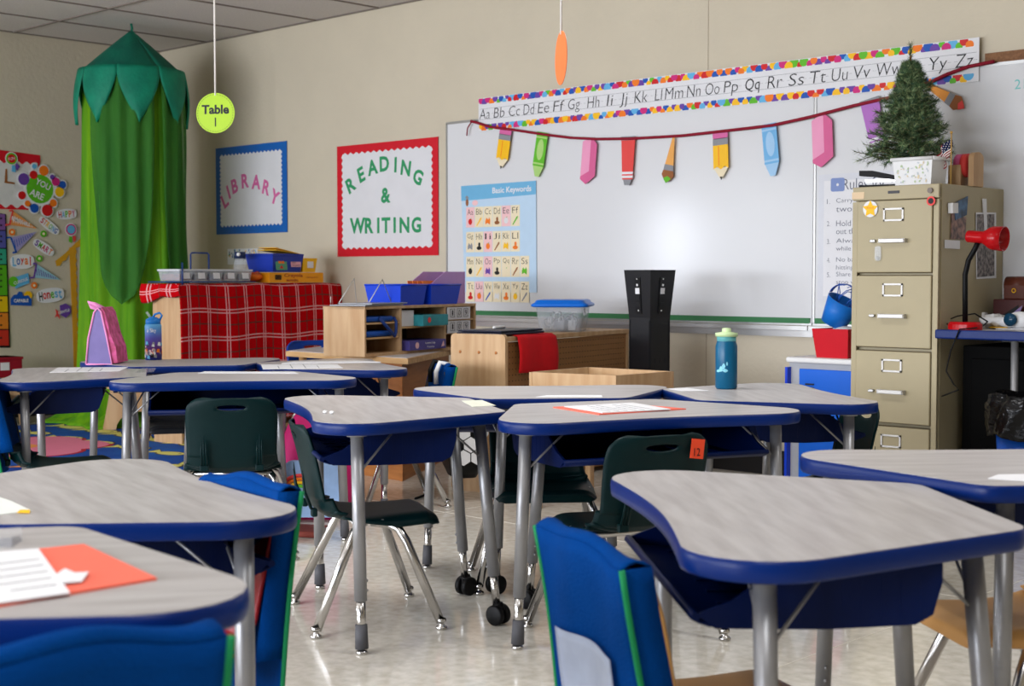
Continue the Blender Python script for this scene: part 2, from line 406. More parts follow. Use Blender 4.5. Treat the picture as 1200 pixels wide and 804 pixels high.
def mb_shell():
    m = MB(); nu, nv = 24, 84; uc, vc, ua, va = 0, .915, .34, .02
    V = []
    for i in range(nu+1):
        row = []
        for j_ in range(nv+1):
            row.append([i/nu*2-1, j_/nv])
        V.append(row)
    dead = set()
    for i in range(nu):
        for j_ in range(nv):
            u = (i+.5)/nu*2-1; v = (j_+.5)/nv
            if ((u-uc)/ua)**2 + ((v-vc)/va)**2 < 1: dead.add((i, j_))
    for i, j_ in dead:
        for a, b in ((i, j_), (i+1, j_), (i, j_+1), (i+1, j_+1)):
            neigh = [(p, q) for p in (a-1, a) for q in (b-1, b)]
            if all(q in dead for q in neigh): continue
            p = V[a][b]; du, dv = (a/nu*2-1-uc)/ua, (b/nv-vc)/va; L_ = math.hypot(du, dv) or 1
            p[0] = uc+du/L_*ua; p[1] = vc+dv/L_*va
    vs = [[m.bm.verts.new(shell_pt(*p)) for p in row] for row in V]
    for i in range(nu):
        for j_ in range(nv):
            if (i, j_) in dead: continue
            m._f([vs[i][j_], vs[i+1][j_], vs[i+1][j_+1], vs[i][j_+1]], True)
    return m
def mb_ribs(sx):
    m = MB()
    if 1:
        for q in range(3): m.tube([(sx*(.083+q*.008), -.163, .325), (sx*(.083+q*.008), -.181, .37), (sx*(.084+q*.007), -.186, .43-abs(q-1)*.02)], [.004, .004, .001], 6)
        m.box((sx*.091, -.156, .315), (.03, .016, .022), bev=.004)
    return m
def make_chair(loc, facing, colm, label, cname, group='small plastic classroom chairs'):
    r = thing('school_chair', label, 'chair', (loc[0], loc[1], 0), math.radians(facing)-PI/2, group)
    inst('seat_shell', 'shell'+cname, mb_shell, colm, r, solid=.007)
    for sx in (-1, 1): inst('back_rib', 'rib%d'%sx+cname, lambda: mb_ribs(sx), colm, r)
    for sx in (-1, 1):
        inst('leg', 'cleg_f%d' % sx, lambda: MB().tube([(sx*.10, .0, .283), (sx*.125, .04, .281), (sx*.142, .066, .268), (sx*.155, .085, .235), (sx*.205, .168, .020)], .0125, 12), M_chrome, r)
        g1 = inst('leg', 'cleg_b%d' % sx, lambda: MB().tube([(sx*.10, -.02, .283), (sx*.125, -.04, .280), (sx*.140, -.056, .262), (sx*.205, -.168, .020)], .0125, 12), M_chrome, r)
        for sy in (-1, 1):
            inst('glide', 'cgl%d%d' % (sx, sy), lambda: MB().lathe([(0, 0), (.013, 0), (.016, .003), (.015, .008), (.008, .012), (.007, .020), (.0135, .021), (.0138, .026), (.012, .030)], (sx*.206, sy*.170, 0), 14), M_chrome, r)
    for sy in (-1, 1): inst('seat_frame', 'cframe%d' % sy, lambda: MB().tube([(-.13, sy*.045, .281), (.13, sy*.045, .281)], .009, 10), M_chrome, r)
    for q_, (a_, b_, c_) in enumerate(((.150, .02, .290), (-.150, .02, .290), (.10, .150, .288), (-.10, .150, .288))): inst('screw', 'cscrew%d' % q_, lambda: MB().ball((a_, b_, c_), .008, 8, (.7, 1, 1)), M_alu, r)
    return r
def make_cover(loc, facing, label, pocket=True, drop=.30, zt=.578, wide=.156):
    """fabric seat sack slipped over a chair back"""
    r = thing('chair_cover', label, 'chair cover', (loc[0], loc[1], 0), math.radians(facing)-PI/2, 'blue fabric chair covers')
    def fn(u, v):   # u around back sheet, v down
        x = (u*2-1)*wide; zz = zt - .004 + .005*math.cos(u*9+1) * (1-v) - v*drop + .006*math.sin(u*5)*(1-v)
        yb = -.222 + .050*v + .004*math.sin(u*11+v*4)
        return (x, yb, zz)
    def ff(u, v):
        x = (u*2-1)*wide; zz = zt - .002 + .005*math.cos(u*9+1)*(1-v) - v*drop*.72 + .006*math.sin(u*5)*(1-v)
        yb = -.190 + .047*v + .016*abs(u*2-1)**3 - .006
        return (x, yb, zz)
    m = MB(); m.grid(fn, 20, 14)
    m.grid(lambda u, v: tuple(Vector(fn(u, 0))*(1-v) + Vector(ff(u, 0))*v + Vector((0, 0, .010*math.sin(v*PI)))), 20, 4)
    m.build('back_panel', M_cover, r, solid=.004)
    MB().grid(ff, 20, 12).build('front_panel', M_cover, r, solid=.004)
    for u in (0, 1):
        MB().tube([Vector(fn(u, k/12)) + Vector(((u*2-1)*.003, 0, 0)) for k in range(13)], .005, 6).build('piping', M_trim, r)
        side = MB().grid(lambda a, b: tuple(Vector(fn(u, b*.72))*(1-a) + Vector(ff(u, b))*a), 2, 10)
        side.build('side_panel', M_cover, r, solid=.003)
    if pocket:
        p = MB().grid(lambda u, v: (Vector(fn(.18+u*.64, .42+v*.42)) + Vector((0, -.011, 0))), 14, 10); p.build('label_pocket', M_vinyl, r, solid=.001)
    return r
def loc_of(d, dy, dx=0):
    x_, y_, a_, z_, _ = DESKS[d]; a = math.radians(a_); return (x_+math.cos(a)*dy + math.sin(a)*dx, y_+math.sin(a)*dy - math.cos(a)*dx)
p = ld(0, 0)
make_chair((-3.03, 2.575), 60, M_green, 'dark green chair seen side-on under the middle desk, seat and chrome legs visible', 'g')
c1 = ld(-.96, 4.88); make_chair(c1, 143, M_green, 'dark green chair seen from straight behind, in the left desk group', 'g')
c3 = ld(.30, 3.76); ch3 = make_chair(c3, 158, M_green, 'dark green chair with a red-orange tag on its back, at the centre desk', 'g')
tg = MB().box((.098, -.204, .513), (.038, .003, .05), Matrix.Rotation(.12, 3, 'Y')); tgo = tg.build('name_tag', mat('coral_tag', rgb(226, 72, 40), .5), ch3, label='red-orange paper tag')
ti = MB(); add_text(ti, '12', .0, .0, .018, .02, M=Matrix.Translation((.096, -.2065, .505)) @ Matrix.Rotation(PI/2, 4, 'X')); ti.build('tag_print', M_ink, tgo)
c8 = ld(.09, 4.42); make_chair(c8, 319, M_green, 'dark green chair facing the viewer, glimpsed between the centre desk legs', 'g')
make_chair(loc_of('bot', .15, .03), 232, M_green, 'dark green chair tucked behind the bottle desk by the filing cabinet', 'g')
c4 = ld(.30, 2.14); make_chair(c4, 66, M_tan_sh, 'tan chair wearing the blue cover with a clear pocket', 't')
make_cover(c4, 66, 'blue chair cover with a clear vinyl pocket, before the nearest right desk', drop=.34, zt=.566, wide=.150)
c7 = ld(.99, 2.72); make_chair(c7, 232, M_tan_sh, 'tan chair with chrome legs at the right picture edge, facing the camera', 't')
c5 = ld(-.64, 2.46); make_chair(c5, 262, M_red_sh, 'maroon red chair under the near left desk, wearing a blue cover', 'r')
make_cover(c5, 262, 'blue chair cover with teal-green piping at the right end of the near left desk', pocket=False, drop=.40)
c6 = ld(-.563, 1.414); ch6 = make_chair(c6, 178, M_blk_sh, 'chair at the bottom left edge, nearly all hidden by its blue cover', 'k')
cv6 = make_cover(c6, 178, 'blue chair cover with bright green piping at the bottom left picture edge', pocket=False, drop=.33)
ch6.scale = cv6.scale = (1.07, 1.07, 1.07)
c9 = ld(-1.60, 4.98); make_chair(c9, 58, M_green, 'dark green chair at the left picture edge with a blue cover over its back', 'g')
make_cover(c9, 58, 'blue chair cover with green piping at the left picture edge beside the rug', pocket=False)
c12 = loc_of('L4', .30); make_chair(c12, 240, M_blk_sh, 'far chair under a blue cover, with a football-print backpack hanging on it', 'k')
make_cover(c12, 240, 'blue cover of the far chair in front of the brown wooden table', pocket=False)
make_chair(loc_of('L3', .26), 330, M_blk_sh, 'black chair behind the farthest left desk, mostly hidden', 'k')
c13 = ld(-1.05, 7.5)+Vector((.20, -.03, 0)); make_chair(c13, 350, M_blu_sh, 'small blue chair behind the corner of the brown wooden table', 'b')
for o in list(COL.objects):
    if o.parent is None and o.get('label', '').startswith('small blue chair'): o.scale = (1.12, 1.12, 1.12)

# ------------------------------------------------------------------ flat things on the walls
class Flat:
    """thing fixed to a wall; polygons are given as picture points projected on the wall plane, then stored as local metres"""
    def __init__(s, name, label, cat, px, py, wall='B', off=.0, group=None):
        s.wall = wall; s.off = off; p = s.pt(px, py); s.o = p
        rot = (PI/2, 0, 0) if wall == 'B' else (PI/2, 0, PI/2)
        s.root = thing(name, label, cat, p, group=group, rot=rot)
    def pt(s, px, py):
        return aty(px, py, YB-s.off) if s.wall == 'B' else atx(px, py, XL+s.off)
    def l(s, px, py):
        p = s.pt(px, py); return ((p.x-s.o.x) if s.wall == 'B' else (p.y-s.o.y), p.z-s.o.z)
    def poly(s, mb, pts, z0=0, z1=.001): mb.prism([s.l(*p) for p in pts], z0, z1)
    def rect(s, a, b): (x0, y0), (x1, y1) = s.l(*a), s.l(*b); return min(x0, x1), min(y0, y1), max(x0, x1), max(y0, y1)
    def text(s, mb, t, x0, y0, x1, y1, z=.0016, **k):
        """text box from picture corner (x0,y0 top left) to (x1,y1 bottom right)"""
        a = s.l(x0, y0); b = s.l(x1, y1); cy = (s.l(x0, (y0+y1)/2)[1]+s.l(x1, (y0+y1)/2)[1])/2
        add_text(mb, t, (a[0]+b[0])/2, (a[1]+b[1])/2, abs(b[0]-a[0]), abs(a[1]-b[1]), z, **k)

# ---- whiteboards
def whiteboard(x0, x1, label):
    r = thing('whiteboard', label, 'whiteboard', (x0, YB, .735), group=None)
    MB().box(((x1-x0)/2, -.012, .558), (x1-x0-.004, .022, 1.112)).build('board_panel', M_board, r)
    f = MB()
    f.box(((x1-x0)/2, -.014, 1.112), (x1-x0, .028, .014)); f.box(((x1-x0)/2, -.014, -.004), (x1-x0, .028, .012))
    f.box((.004, -.014, .555), (.010, .028, 1.11)); f.build('frame', M_alu, r)
    MB().box(((x1-x0)/2, -.026, .012), (x1-x0-.02, .006, .026)).build('green_strip', M_brand, r)
    t = MB(); t.box(((x1-x0)/2, -.032, -.028), (x1-x0, .064, .008)); t.box(((x1-x0)/2, -.064, -.022), (x1-x0, .006, .02)); t.box(((x1-x0)/2, -.012, -.045), (x1-x0, .014, .04))
    t.build('marker_tray', M_alu, r)
    return r
whiteboard(-6.05, -3.579, 'large whiteboard with a green strip and pennant cord, left of the thin board seam')
w2 = whiteboard(-3.574, -.9, 'whiteboard running out of the frame behind the filing cabinet')
mk = MB(); add_text(mk, '21', .98, 1.02, .045, .04, 0, M=Matrix.Translation((0, -.0235, 0)) @ Matrix.Rotation(PI/2, 4, 'X')); mk.build('marker_writing', mat('teal_ink', rgb(120, 200, 196), .6), w2)
tag(MB().box((-1.75, YB-.012, 1.875), (2.0, .02, .045)).build('cork_rail', M_cork), 'brown cork display rail above the right whiteboard', 'cork rail')

# ---- alphabet strip
st = Flat('alphabet_strip', 'long alphabet strip with a multicoloured dotted border above the whiteboard', 'alphabet strip', 561, 154, off=.03)
X0, Z0 = 0, 0; SW, SH_ = 3.005, .186
MB().prism([(0, 0), (SW, 0), (SW, SH_), (0, SH_)], 0, .0012).build('strip_sheet', mat('gloss_paper', rgb(226, 226, 228), .16), st.root)
cols = [M_red, M_grn, M_yel, M_sky, M_mag, M_blu, M_org, M_pur, M_paper]
rnd = random.Random(3)
for (b0, b1) in ((.002, .036), (SH_-.036, SH_-.002)):
    dots = MB(); x = .02; lv = 0; lastc = None
    while x < SW-.02:
        r_ = rnd.uniform(.015, .025); cc_ = rnd.choice([c for c in cols[:8] if c is not lastc]); lastc = cc_; dots.use(cc_); yy = (b0+.008 if lv % 2 else b1-.008)+rnd.uniform(-.004, .004)
        pl = [(min(max(a, 0), SW), min(max(b, b0), b1)) for a, b in circ(x, yy, r_, 16)]
        zz = .0013+(lv % 5)*.00012; dots._f([dots.bm.verts.new((a, b, zz)) for a, b in pl]); x += r_*1.2+.002; lv += 1
    dots.build('dotted_border', None, st.root)
ln = MB()
for zz in (.064, .124): ln.box((SW/2, zz, .0014), (SW-.02, .0016, .0006))
q = .02
while q < SW: ln.box((q, .093, .0014), (.016, .0012, .0006)); q += .03
ln.build('ruled_line', M_grey, st.root)
al = MB(); pos = [568, 585, 603, 620, 637, 655, 673, 695.5, 715, 731, 751, 772, 790, 813, 835, 856.5, 882, 908, 933, 958.5, 984, 1010, 1042, 1069.5, 1099, 1129.5]
for k, c in enumerate('ABCDEFGHIJKLMNOPQRSTUVWXYZ'):
    cx = st.l(pos[k], 120)[0]; t = c+c.lower(); lo = c.lower()
    desc = lo in 'gjpqy'; hh = .056 if not desc else .072; cy = .066+.028 if not desc else .066+.020
    add_text(al, t, cx, cy, {'M': .115, 'W': .125, 'I': .045, 'J': .055, 'L': .05}.get(c, .084), hh, .0016, off=(-.012 if c != 'Q' else 0), shear=.12)
al.build('lettering', M_ink, st.root)

# ---- posters
def scallop(a, b, amp, n, side):
    """wavy inner edge from a to b"""
    out = []; A, B = Vector(a), Vector(b); d = (B-A); nrm = Vector((-d.y, d.x)).normalized()*side
    for k in range(n*4): t = k/(n*4); out.append(tuple(A+d*t+nrm*amp*math.cos(t*n*2*PI)))
    return out
def bordered(name, label, quad, mb_col, bw, n):
    f = Flat(name, label, 'poster', *quad[3], off=.004)
    x0, y0, x1, y1 = f.rect(quad[0], quad[2]); x0, y0 = 0, 0; x1 = f.l(*quad[2])[0]; y1 = f.l(*quad[0])[1]
    MB().prism([(x0, y0), (x1, y0), (x1, y1), (x0, y1)], 0, .003).build('border', mb_col, f.root)
    a, b, c, d = (x0+bw, y0+bw), (x1-bw, y0+bw), (x1-bw, y1-bw), (x0+bw, y1-bw)
    pl = scallop(a, b, .007, n, 1)+scallop(b, c, .007, n, 1)+scallop(c, d, .007, n, 1)+scallop(d, a, .007, n, 1)
    MB().prism(pl, .003, .0042).build('sheet', mat('poster_paper', rgb(222, 222, 224), .7, noise=.04, nscale=7, bump=.15, bscale=9), f.root)
    return f
f = bordered('library_poster', 'blue-bordered poster with the word LIBRARY in pink letters', [(254, 174), (337, 168), (337, 273), (254, 275)], M_bluep, .055, 17)
m = MB()
def arc_letters(f, m, items, org, sc, hpx, wf):
    for ch, x, y, rot in items:
        px, py = org[0]+x/sc, org[1]+y/sc; cx, cy = f.l(px, py); h = abs(f.l(px, py+hpx/2)[1]-f.l(px, py-hpx/2)[1])
        add_text(m, ch, cx, cy, None, h, .0048, rot=rot, off=.036)
arc_letters(f, m, [('L', 88, 348, .55), ('I', 104, 312, .42), ('B', 130, 285, .25), ('R', 175, 263, .08), ('A', 222, 268, -.08), ('R', 266, 292, -.28), ('Y', 302, 332, -.45)], (240, 140), 3.653, 17, 1)
m.build('lettering', M_pink, f.root)
f = bordered('reading_poster', 'red-bordered poster reading READING & WRITING in green letters', [(395, 172), (514, 162), (514, 300), (396, 301)], M_redp, .052, 15)
m = MB()
arc_letters(f, m, [('R', 627, 280, .5), ('E', 672, 236, .36), ('A', 720, 205, .16), ('D', 771, 190, .03), ('I', 819, 194, -.05), ('N', 863, 208, -.18), ('G', 915, 246, -.42), ('&', 777, 325, 0)], (240, 140), 3.653, 18, 1)
for ch, x in zip('WRITING', (656, 706, 745, 778, 815, 857, 908)):
    arc_letters(f, m, [(ch, x, 455-(x-656)*.015, 0)], (240, 140), 3.653, 18.5, 1)
m.build('lettering', M_grnl, f.root)
# keyword chart
f = Flat('keyword_chart', 'pale blue Basic Keywords alphabet picture chart taped on the whiteboard', 'poster', 545, 342, off=.027)
Wk, Hk = .565, .615
MB().prism([(0, 0), (Wk, 0), (Wk-.005, Hk), (-.03, Hk-.004)], 0, .0015).build('sheet', mat('pale_blue_paper', rgb(188, 214, 234), .5), f.root)
MB().prism([(-.028, Hk-.09), (Wk-.005, Hk-.075), (Wk-.005, Hk), (-.03, Hk-.004)], .0015, .002).build('header', mat('header_blue', rgb(110, 178, 216), .45), f.root)
m = MB(); add_text(m, 'Basic Keywords', .375, Hk-.045, .30, .042, .0025, off=.02); m.build('header_lettering', M_paper, f.root)
cd = MB(); tx = MB(); pi_ = MB(); names = 'A B C D E F|G H I J K L|M N O P Q R S|T U V W X Y Z'.split('|')
pc = [M_red, M_yel, M_org, M_brn, M_white, M_grn, M_grey, M_ink, M_org, M_brn, M_yel, M_org, M_ink, M_yel, M_pur, M_ink, M_cream, M_brn, M_grn, M_red, M_org, M_blu, M_white, M_org, M_yel, M_grey]; pk = 0
for r_, row in enumerate(names):
    for c, ch in enumerate(row.split()):
        x = .012+c*.0715; y = .455-r_*.142-.0
        cd.use(M_pnk2 if ch in 'AEIOU' else M_cream); cd.prism([(x, y-.085), (x+.068, y-.085), (x+.068, y+.032), (x, y+.032)], .0015, .0022)
        add_text(tx, ch+ch.lower(), x+.034, y+.004, .046, .034, .0027, off=-.012)
        pi_.use(pc[pk]); kk = pk % 4
        if kk == 0: pi_.prism(circ(x+.034, y-.052, .016, 12, .018), .0022, .0026); pi_.use(M_grn); pi_.prism([(x+.034, y-.036), (x+.046, y-.028), (x+.038, y-.038)], .0022, .0027)
        elif kk == 1: pi_.prism([(x+.012, y-.075), (x+.018, y-.078), (x+.052, y-.04), (x+.054, y-.028), (x+.044, y-.032)], .0022, .0026)
        elif kk == 2: pi_.prism([(x+.014, y-.07), (x+.03, y-.062), (x+.05, y-.072), (x+.052, y-.045), (x+.044, y-.03), (x+.036, y-.044), (x+.022, y-.032), (x+.014, y-.05)], .0022, .0026)
        else: pi_.prism(circ(x+.034, y-.062, .02, 12, .011), .0022, .0026); pi_.prism(circ(x+.036, y-.042, .009, 10, .013), .0022, .0026)
        pk += 1
cd.build('picture_card', None, f.root); tx.build('card_letters', M_ink, f.root); pi_.build('card_pictures', None, f.root)
m = MB(); m.use(M_brn); m.prism(circ(.02, Hk-.10, .012, 10, .022), .002, .0026); m.use(M_grey); m.prism([(.005, Hk-.07), (.02, Hk-.06), (.035, Hk-.075), (.02, Hk-.085)], .002, .0028); m.use(M_pnk2); m.prism(circ(.085, Hk-.105, .024, 12, .016), .002, .0026)
m.build('header_picture', None, f.root)
# rules poster
f = Flat('rules_poster', 'white laminated Rules sheet on the whiteboard, partly behind the filing cabinet', 'poster', 958, 352, off=.027)
x1, y1 = .56, f.l(960, 205)[1]
MB().prism([(0, 0), (x1, 0), (x1, y1), (0, y1)], 0, .0012).build('laminate', mat('laminate_gloss', rgb(214, 216, 222), .12), f.root)
MB().prism([(.03, .02), (x1-.02, .02), (x1-.02, y1-.03), (.03, y1-.03)], .0012, .002).build('sheet', M_paper, f.root)
m = MB(); a = f.l(974, 209); b = f.l(990, 224); m.prism(rrect(a[0], b[1], b[0], a[1], .01), .002, .0032); m.build('tablet_picture', mat('slate_blue', rgb(120, 140, 190), .4), f.root)
m = MB(); c_ = f.l(982, 216.5); m.prism(circ(c_[0], c_[1], .007, 8), .0034, .0038); m.build('tablet_button', M_paper, f.root)
m = MB(); a = f.l(992, 209); b = f.l(1007, 222); add_text(m, 'Rules for', (a[0]+b[0])/2+.06, (a[1]+b[1])/2, .22, .05, .0026, off=-.008)
for yy, l1, l2 in ((236, 'Carry the iPad', 'two hands'), (262, 'Hold the iPad', 'out the cover'), (283, 'Always at a', 'while using the'), (305, 'No banging or', 'hitting the iPad'), (322, 'Share nicely and', 'stop when you')):
    a = f.l(978, yy)
    n_ = {236: '1.', 262: '2.', 283: '3.', 305: '4.', 322: '5.'}[yy]
    add_text(m, n_, a[0]-.03, a[1], .016, .022, .0026, off=-.01); add_text(m, l1, a[0]+.12, a[1], .22, .026, .0026, off=-.01); add_text(m, l2, a[0]+.12, a[1]-.036, .22, .026, .0026, off=-.01)
m.build('lettering', mat('grey_ink', rgb(90, 94, 110), .6), f.root)

# ---- pennant cord and the cut-out school supplies hanging on it
pts = [(552, 142), (556, 143), (575, 149), (600, 152), (640, 158), (668, 161.5), (700, 163), (738, 162.5), (775, 160.5), (800, 159), (845, 154), (905, 147), (950, 137), (1000, 124), (1040, 115), (1080, 101), (1110, 87), (1135, 78), (1165, 72)]
cd_ = MB().tube([aty(x, y, YB-.045) for x, y in pts], .008, 6)
cd_.tube([aty(x, y, YB-.045) for x, y in ((553, 142), (548, 150), (547, 159))], .004, 5)
tag(cd_.build('burgundy_garland', mat('burgundy_ribbon', rgb(138, 14, 40), .7)), 'dark red ribbon sagging across the whiteboard, holding the paper cut-outs', 'ribbon')
def cutout(label, top, bot, wpx, kind, c1_, c2_=None):
    """paper cut-out hanging from the cord: top / bottom centre in picture points, width in picture points"""
    f = Flat('paper_'+kind, label, 'paper cut-out', top[0], top[1], off=.040, group='paper supplies hanging on the ribbon')
    bx, bz = f.l(*bot); L_ = math.hypot(bx, bz); w_ = abs(f.l(top[0]+wpx/2, top[1])[0]-f.l(top[0]-wpx/2, top[1])[0]); ang = math.atan2(bx, -bz)
    f.root.rotation_euler = (PI/2, -ang, 0) ; f.root.rotation_mode = 'XYZ'
    f.root.matrix_world = Matrix.Translation(f.o) @ Matrix.Rotation(PI/2, 4, 'X') @ Matrix.Rotation(ang, 4, 'Z')
    h = w_/2; P = lambda m, pl, lv=0: m.prism(pl, lv*.0006, .002+lv*.0006)
    def part(n_, pl, mt, lv=0): P(MB(), pl, lv).build(n_, mt, f.root) if False else MB().prism(pl, lv*.0006, .002+lv*.0006).build(n_, mt, f.root)
    if kind == 'pencil':
        part('pencil_body', [(-h, -L_*.28), (h, -L_*.28), (h, -L_*.76), (h*.5, -L_*.72), (0, -L_*.78), (-h*.5, -L_*.72), (-h, -L_*.76)], M_yel, 1)
        part('pencil_wood', [(-h, -L_*.74), (h, -L_*.74), (h*.12, -L_*.97), (-h*.12, -L_*.97)], M_cream)
        part('pencil_lead', [(-h*.2, -L_*.93), (h*.2, -L_*.93), (0, -L_)], M_ink, 1)
        part('pencil_ferrule', [(-h, -L_*.14), (h, -L_*.14), (h, -L_*.28), (-h, -L_*.28)], M_grey)
        part('pencil_eraser', rrect(-h, -L_*.15, h, .006, .01), M_pink)
        part('pencil_line', [(-h*.3, -L_*.3), (-h*.2, -L_*.3), (-h*.2, -L_*.7), (-h*.3, -L_*.7)], M_org, 2)
    elif kind == 'crayon':
        part('crayon_body', [(-h, .004), (h, .004), (h, -L_*.76), (-h, -L_*.76)], c1_)
        part('crayon_tip', [(-h*.95, -L_*.76), (h*.95, -L_*.76), (h*.35, -L_), (-h*.35, -L_)], c2_)
        part('crayon_label', circ(0, -L_*.38, h*.6, 20, L_*.24), c2_, 1)
        for yy in (.08, .68): part('crayon_band', [(-h, -L_*yy), (h, -L_*yy), (h, -L_*(yy+.04)), (-h, -L_*(yy+.04))], c2_, 1)
    elif kind == 'eraser':
        part('eraser_front', [(-h, -L_*.1), (-h*.1, .0), (h*.3, 0), (h, -L_*.14), (h, -L_*.82), (-h*.2, -L_), (-h, -L_*.9)], c1_)
        part('eraser_side', [(h*.15, 0), (h*.3, 0), (h, -L_*.14), (h, -L_*.82), (h*.15, -L_*.72)], c2_, 1)
        part('eraser_edge', [(-h, -L_*.9), (-h, -L_*.84), (h*.15, -L_*.72), (h, -L_*.82), (-h*.2, -L_)], c2_, 2)
    elif kind == 'glue_tube':
        part('tube_body', [(-h, -L_*.06), (h, -L_*.06), (h*.75, -L_*.88), (-h*.75, -L_*.88)], c1_)
        part('tube_crimp', [(-h*1.06, .005), (h*1.06, .005), (h*1.06, -L_*.06), (-h*1.06, -L_*.06)], M_grey)
        for yy in (.72, .80): part('tube_stripe', [(-h*.82, -L_*yy), (h*.82, -L_*yy), (h*.80, -L_*(yy+.05)), (-h*.80, -L_*(yy+.05))], M_paper, 1)
        part('tube_cap', [(-h*.6, -L_*.88), (h*.6, -L_*.88), (h*.4, -L_), (-h*.4, -L_)], M_grey)
    elif kind == 'paintbrush':
        part('brush_handle', [(-h*.15, 0), (h*.15, 0), (h*.8, -L_*.66), (-h*.8, -L_*.66)], c1_)
        part('brush_ferrule', [(-h*.8, -L_*.62), (h*.8, -L_*.62), (h*.9, -L_*.74), (-h*.9, -L_*.74)], M_grey, 1)
        part('brush_bristles', [(-h*.9, -L_*.74), (h*.9, -L_*.74), (h*1.1, -L_*.85), (h*.5, -L_*.95), (0, -L_), (-h*.6, -L_*.93), (-h*1.1, -L_*.84)], M_brn)
        part('brush_paint', [(-h*.7, -L_*.92), (0, -L_*.86), (h*.7, -L_*.9), (h*.3, -L_*.97), (-h*.1, -L_*1.01)], c2_, 1)
    return f.root
M_lg = mat('light_green', rgb(170, 210, 120), .5); M_lb = mat('light_blue', rgb(160, 200, 232), .5); M_lp = mat('light_pink', rgb(236, 156, 190), .5); M_dp = mat('rose', rgb(214, 96, 146), .5)
M_cor = mat('coral_red', rgb(226, 70, 66), .5); M_orc = mat('orchid', rgb(176, 110, 190), .5); M_tano = mat('tan_orange', rgb(232, 166, 84), .5)
cutout('yellow paper pencil hanging left of all, below the start of the alphabet strip', (593, 151), (587, 198), 14, 'pencil', None)
cutout('lime green paper crayon, second cut-out on the ribbon', (636, 156), (629, 207), 13, 'crayon', M_grn, M_lg)
cutout('pink paper eraser hanging right of the green crayon', (692, 161), (688, 216), 17, 'eraser', M_lp, M_dp)
cutout('red paper glue tube hanging mid ribbon', (736.5, 161), (735, 217), 16, 'glue_tube', M_cor)
cutout('tan paper paintbrush with a green tip', (790, 159), (781, 214), 13, 'paintbrush', M_tano, M_grn)
cutout('yellow paper pencil hanging straight down near the board centre', (844, 154), (845.5, 211), 17.5, 'pencil', None)
cutout('light blue paper crayon hanging near the board seam', (901, 146), (906, 206), 17, 'crayon', mat('crayon_blue', rgb(112, 176, 222), .5), M_lb)
cutout('large pink paper eraser hanging over the board seam', (963, 134), (965, 196), 24, 'eraser', M_lp, M_dp)
cutout('orchid purple paper tube partly behind the small tree', (1019, 117), (1030, 178), 22, 'glue_tube', M_orc)
cutout('orange paper paintbrush with a red tip, right of the small tree', (1078, 95), (1130, 126), 15, 'paintbrush', mat('brush_orange', rgb(232, 150, 50), .5), M_cor)

# ---- left wall decorations (plane x = XL)
def sticker(name, label, build, cx, cy, cat='wall sticker', group='stickers on the left wall', off=.010):
    f = Flat(name, label, cat, cx, cy, 'L', off, group); build(f); return f
def sheet(f, n_, pts_, mt, z0=0, z1=.002, parent=None):
    m = MB(); m.prism([f.l(*p) for p in pts_], z0, z1); return m.build(n_, mt, parent or f.root)
def disc(f, n_, cx, cy, r, mt, z0=.002, z1=.003, parent=None):
    a = f.l(cx, cy); m = MB(); rr = abs(f.l(cx, cy+r)[1]-a[1]); m.prism(circ(a[0], a[1], rr, 20), z0, z1); return m.build(n_, mt, parent or f.root)
def ftext(f, t, cx, cy, wpx, hpx, mt, rot=0, z=.0042, off=0, n_='lettering'):
    a = f.l(cx, cy); w_ = abs(f.l(cx+wpx/2, cy)[0]-f.l(cx-wpx/2, cy)[0]); h = abs(f.l(cx, cy+hpx/2)[1]-f.l(cx, cy-hpx/2)[1])
    m = MB(); add_text(m, t, a[0], a[1], w_, h, z, rot=rot, off=off); return m.build(n_, mt, f.root)
f = Flat('red_banner', 'red-bordered white banner with a brown letter L at the left picture edge', 'banner', 47, 246, 'L', .004)
sheet(f, 'border', [(-30, 172), (47, 182), (47, 190), (33, 246), (-30, 244)], M_redp, 0, .002)
x0, y0 = f.l(-30, 240); x1, y1 = f.l(44, 192)
pl = [(x0, y1), (x0, y0)] + [(x0+(x1-x0)*k/40, y0+.012*math.sin(k*.9)) for k in range(38)] + [(x1, y0+.03)] + [(x1-(x1-x0)*k/40, y1+.010*math.sin(k*1.1)) for k in range(40)]
MB().prism(pl, .002, .003).build('sheet', mat('wrinkled_white', rgb(214, 212, 210), .7, bump=.3, bscale=12), f.root)
sheet(f, 'letter', [(6, 198), (8, 198), (8.3, 212.5), (17, 214), (16.8, 216), (5, 214.5)], M_brn, .003, .005)
def b_(f):
    sheet(f, 'ribbon_tail', [(14, 193), (18, 195), (18, 202), (13.5, 201)], M_sky, 0, .004); sheet(f, 'ribbon_tail', [(19, 191), (23, 195), (20, 200), (17.5, 196)], M_pur, 0, .0045)
    disc(f, 'ring', 13, 186, 7.8, M_paper, .005, .006); disc(f, 'rosette', 13, 186, 6.8, M_grn, .006, .007); disc(f, 'centre', 13, 186, 5, M_red, .007, .008); ftext(f, 'FUN', 13, 186, 7.5, 3.4, M_paper, rot=.25, z=.0085)
sticker('award_sticker', 'green and red FUN rosette sticker on the red banner', b_, 13, 186)
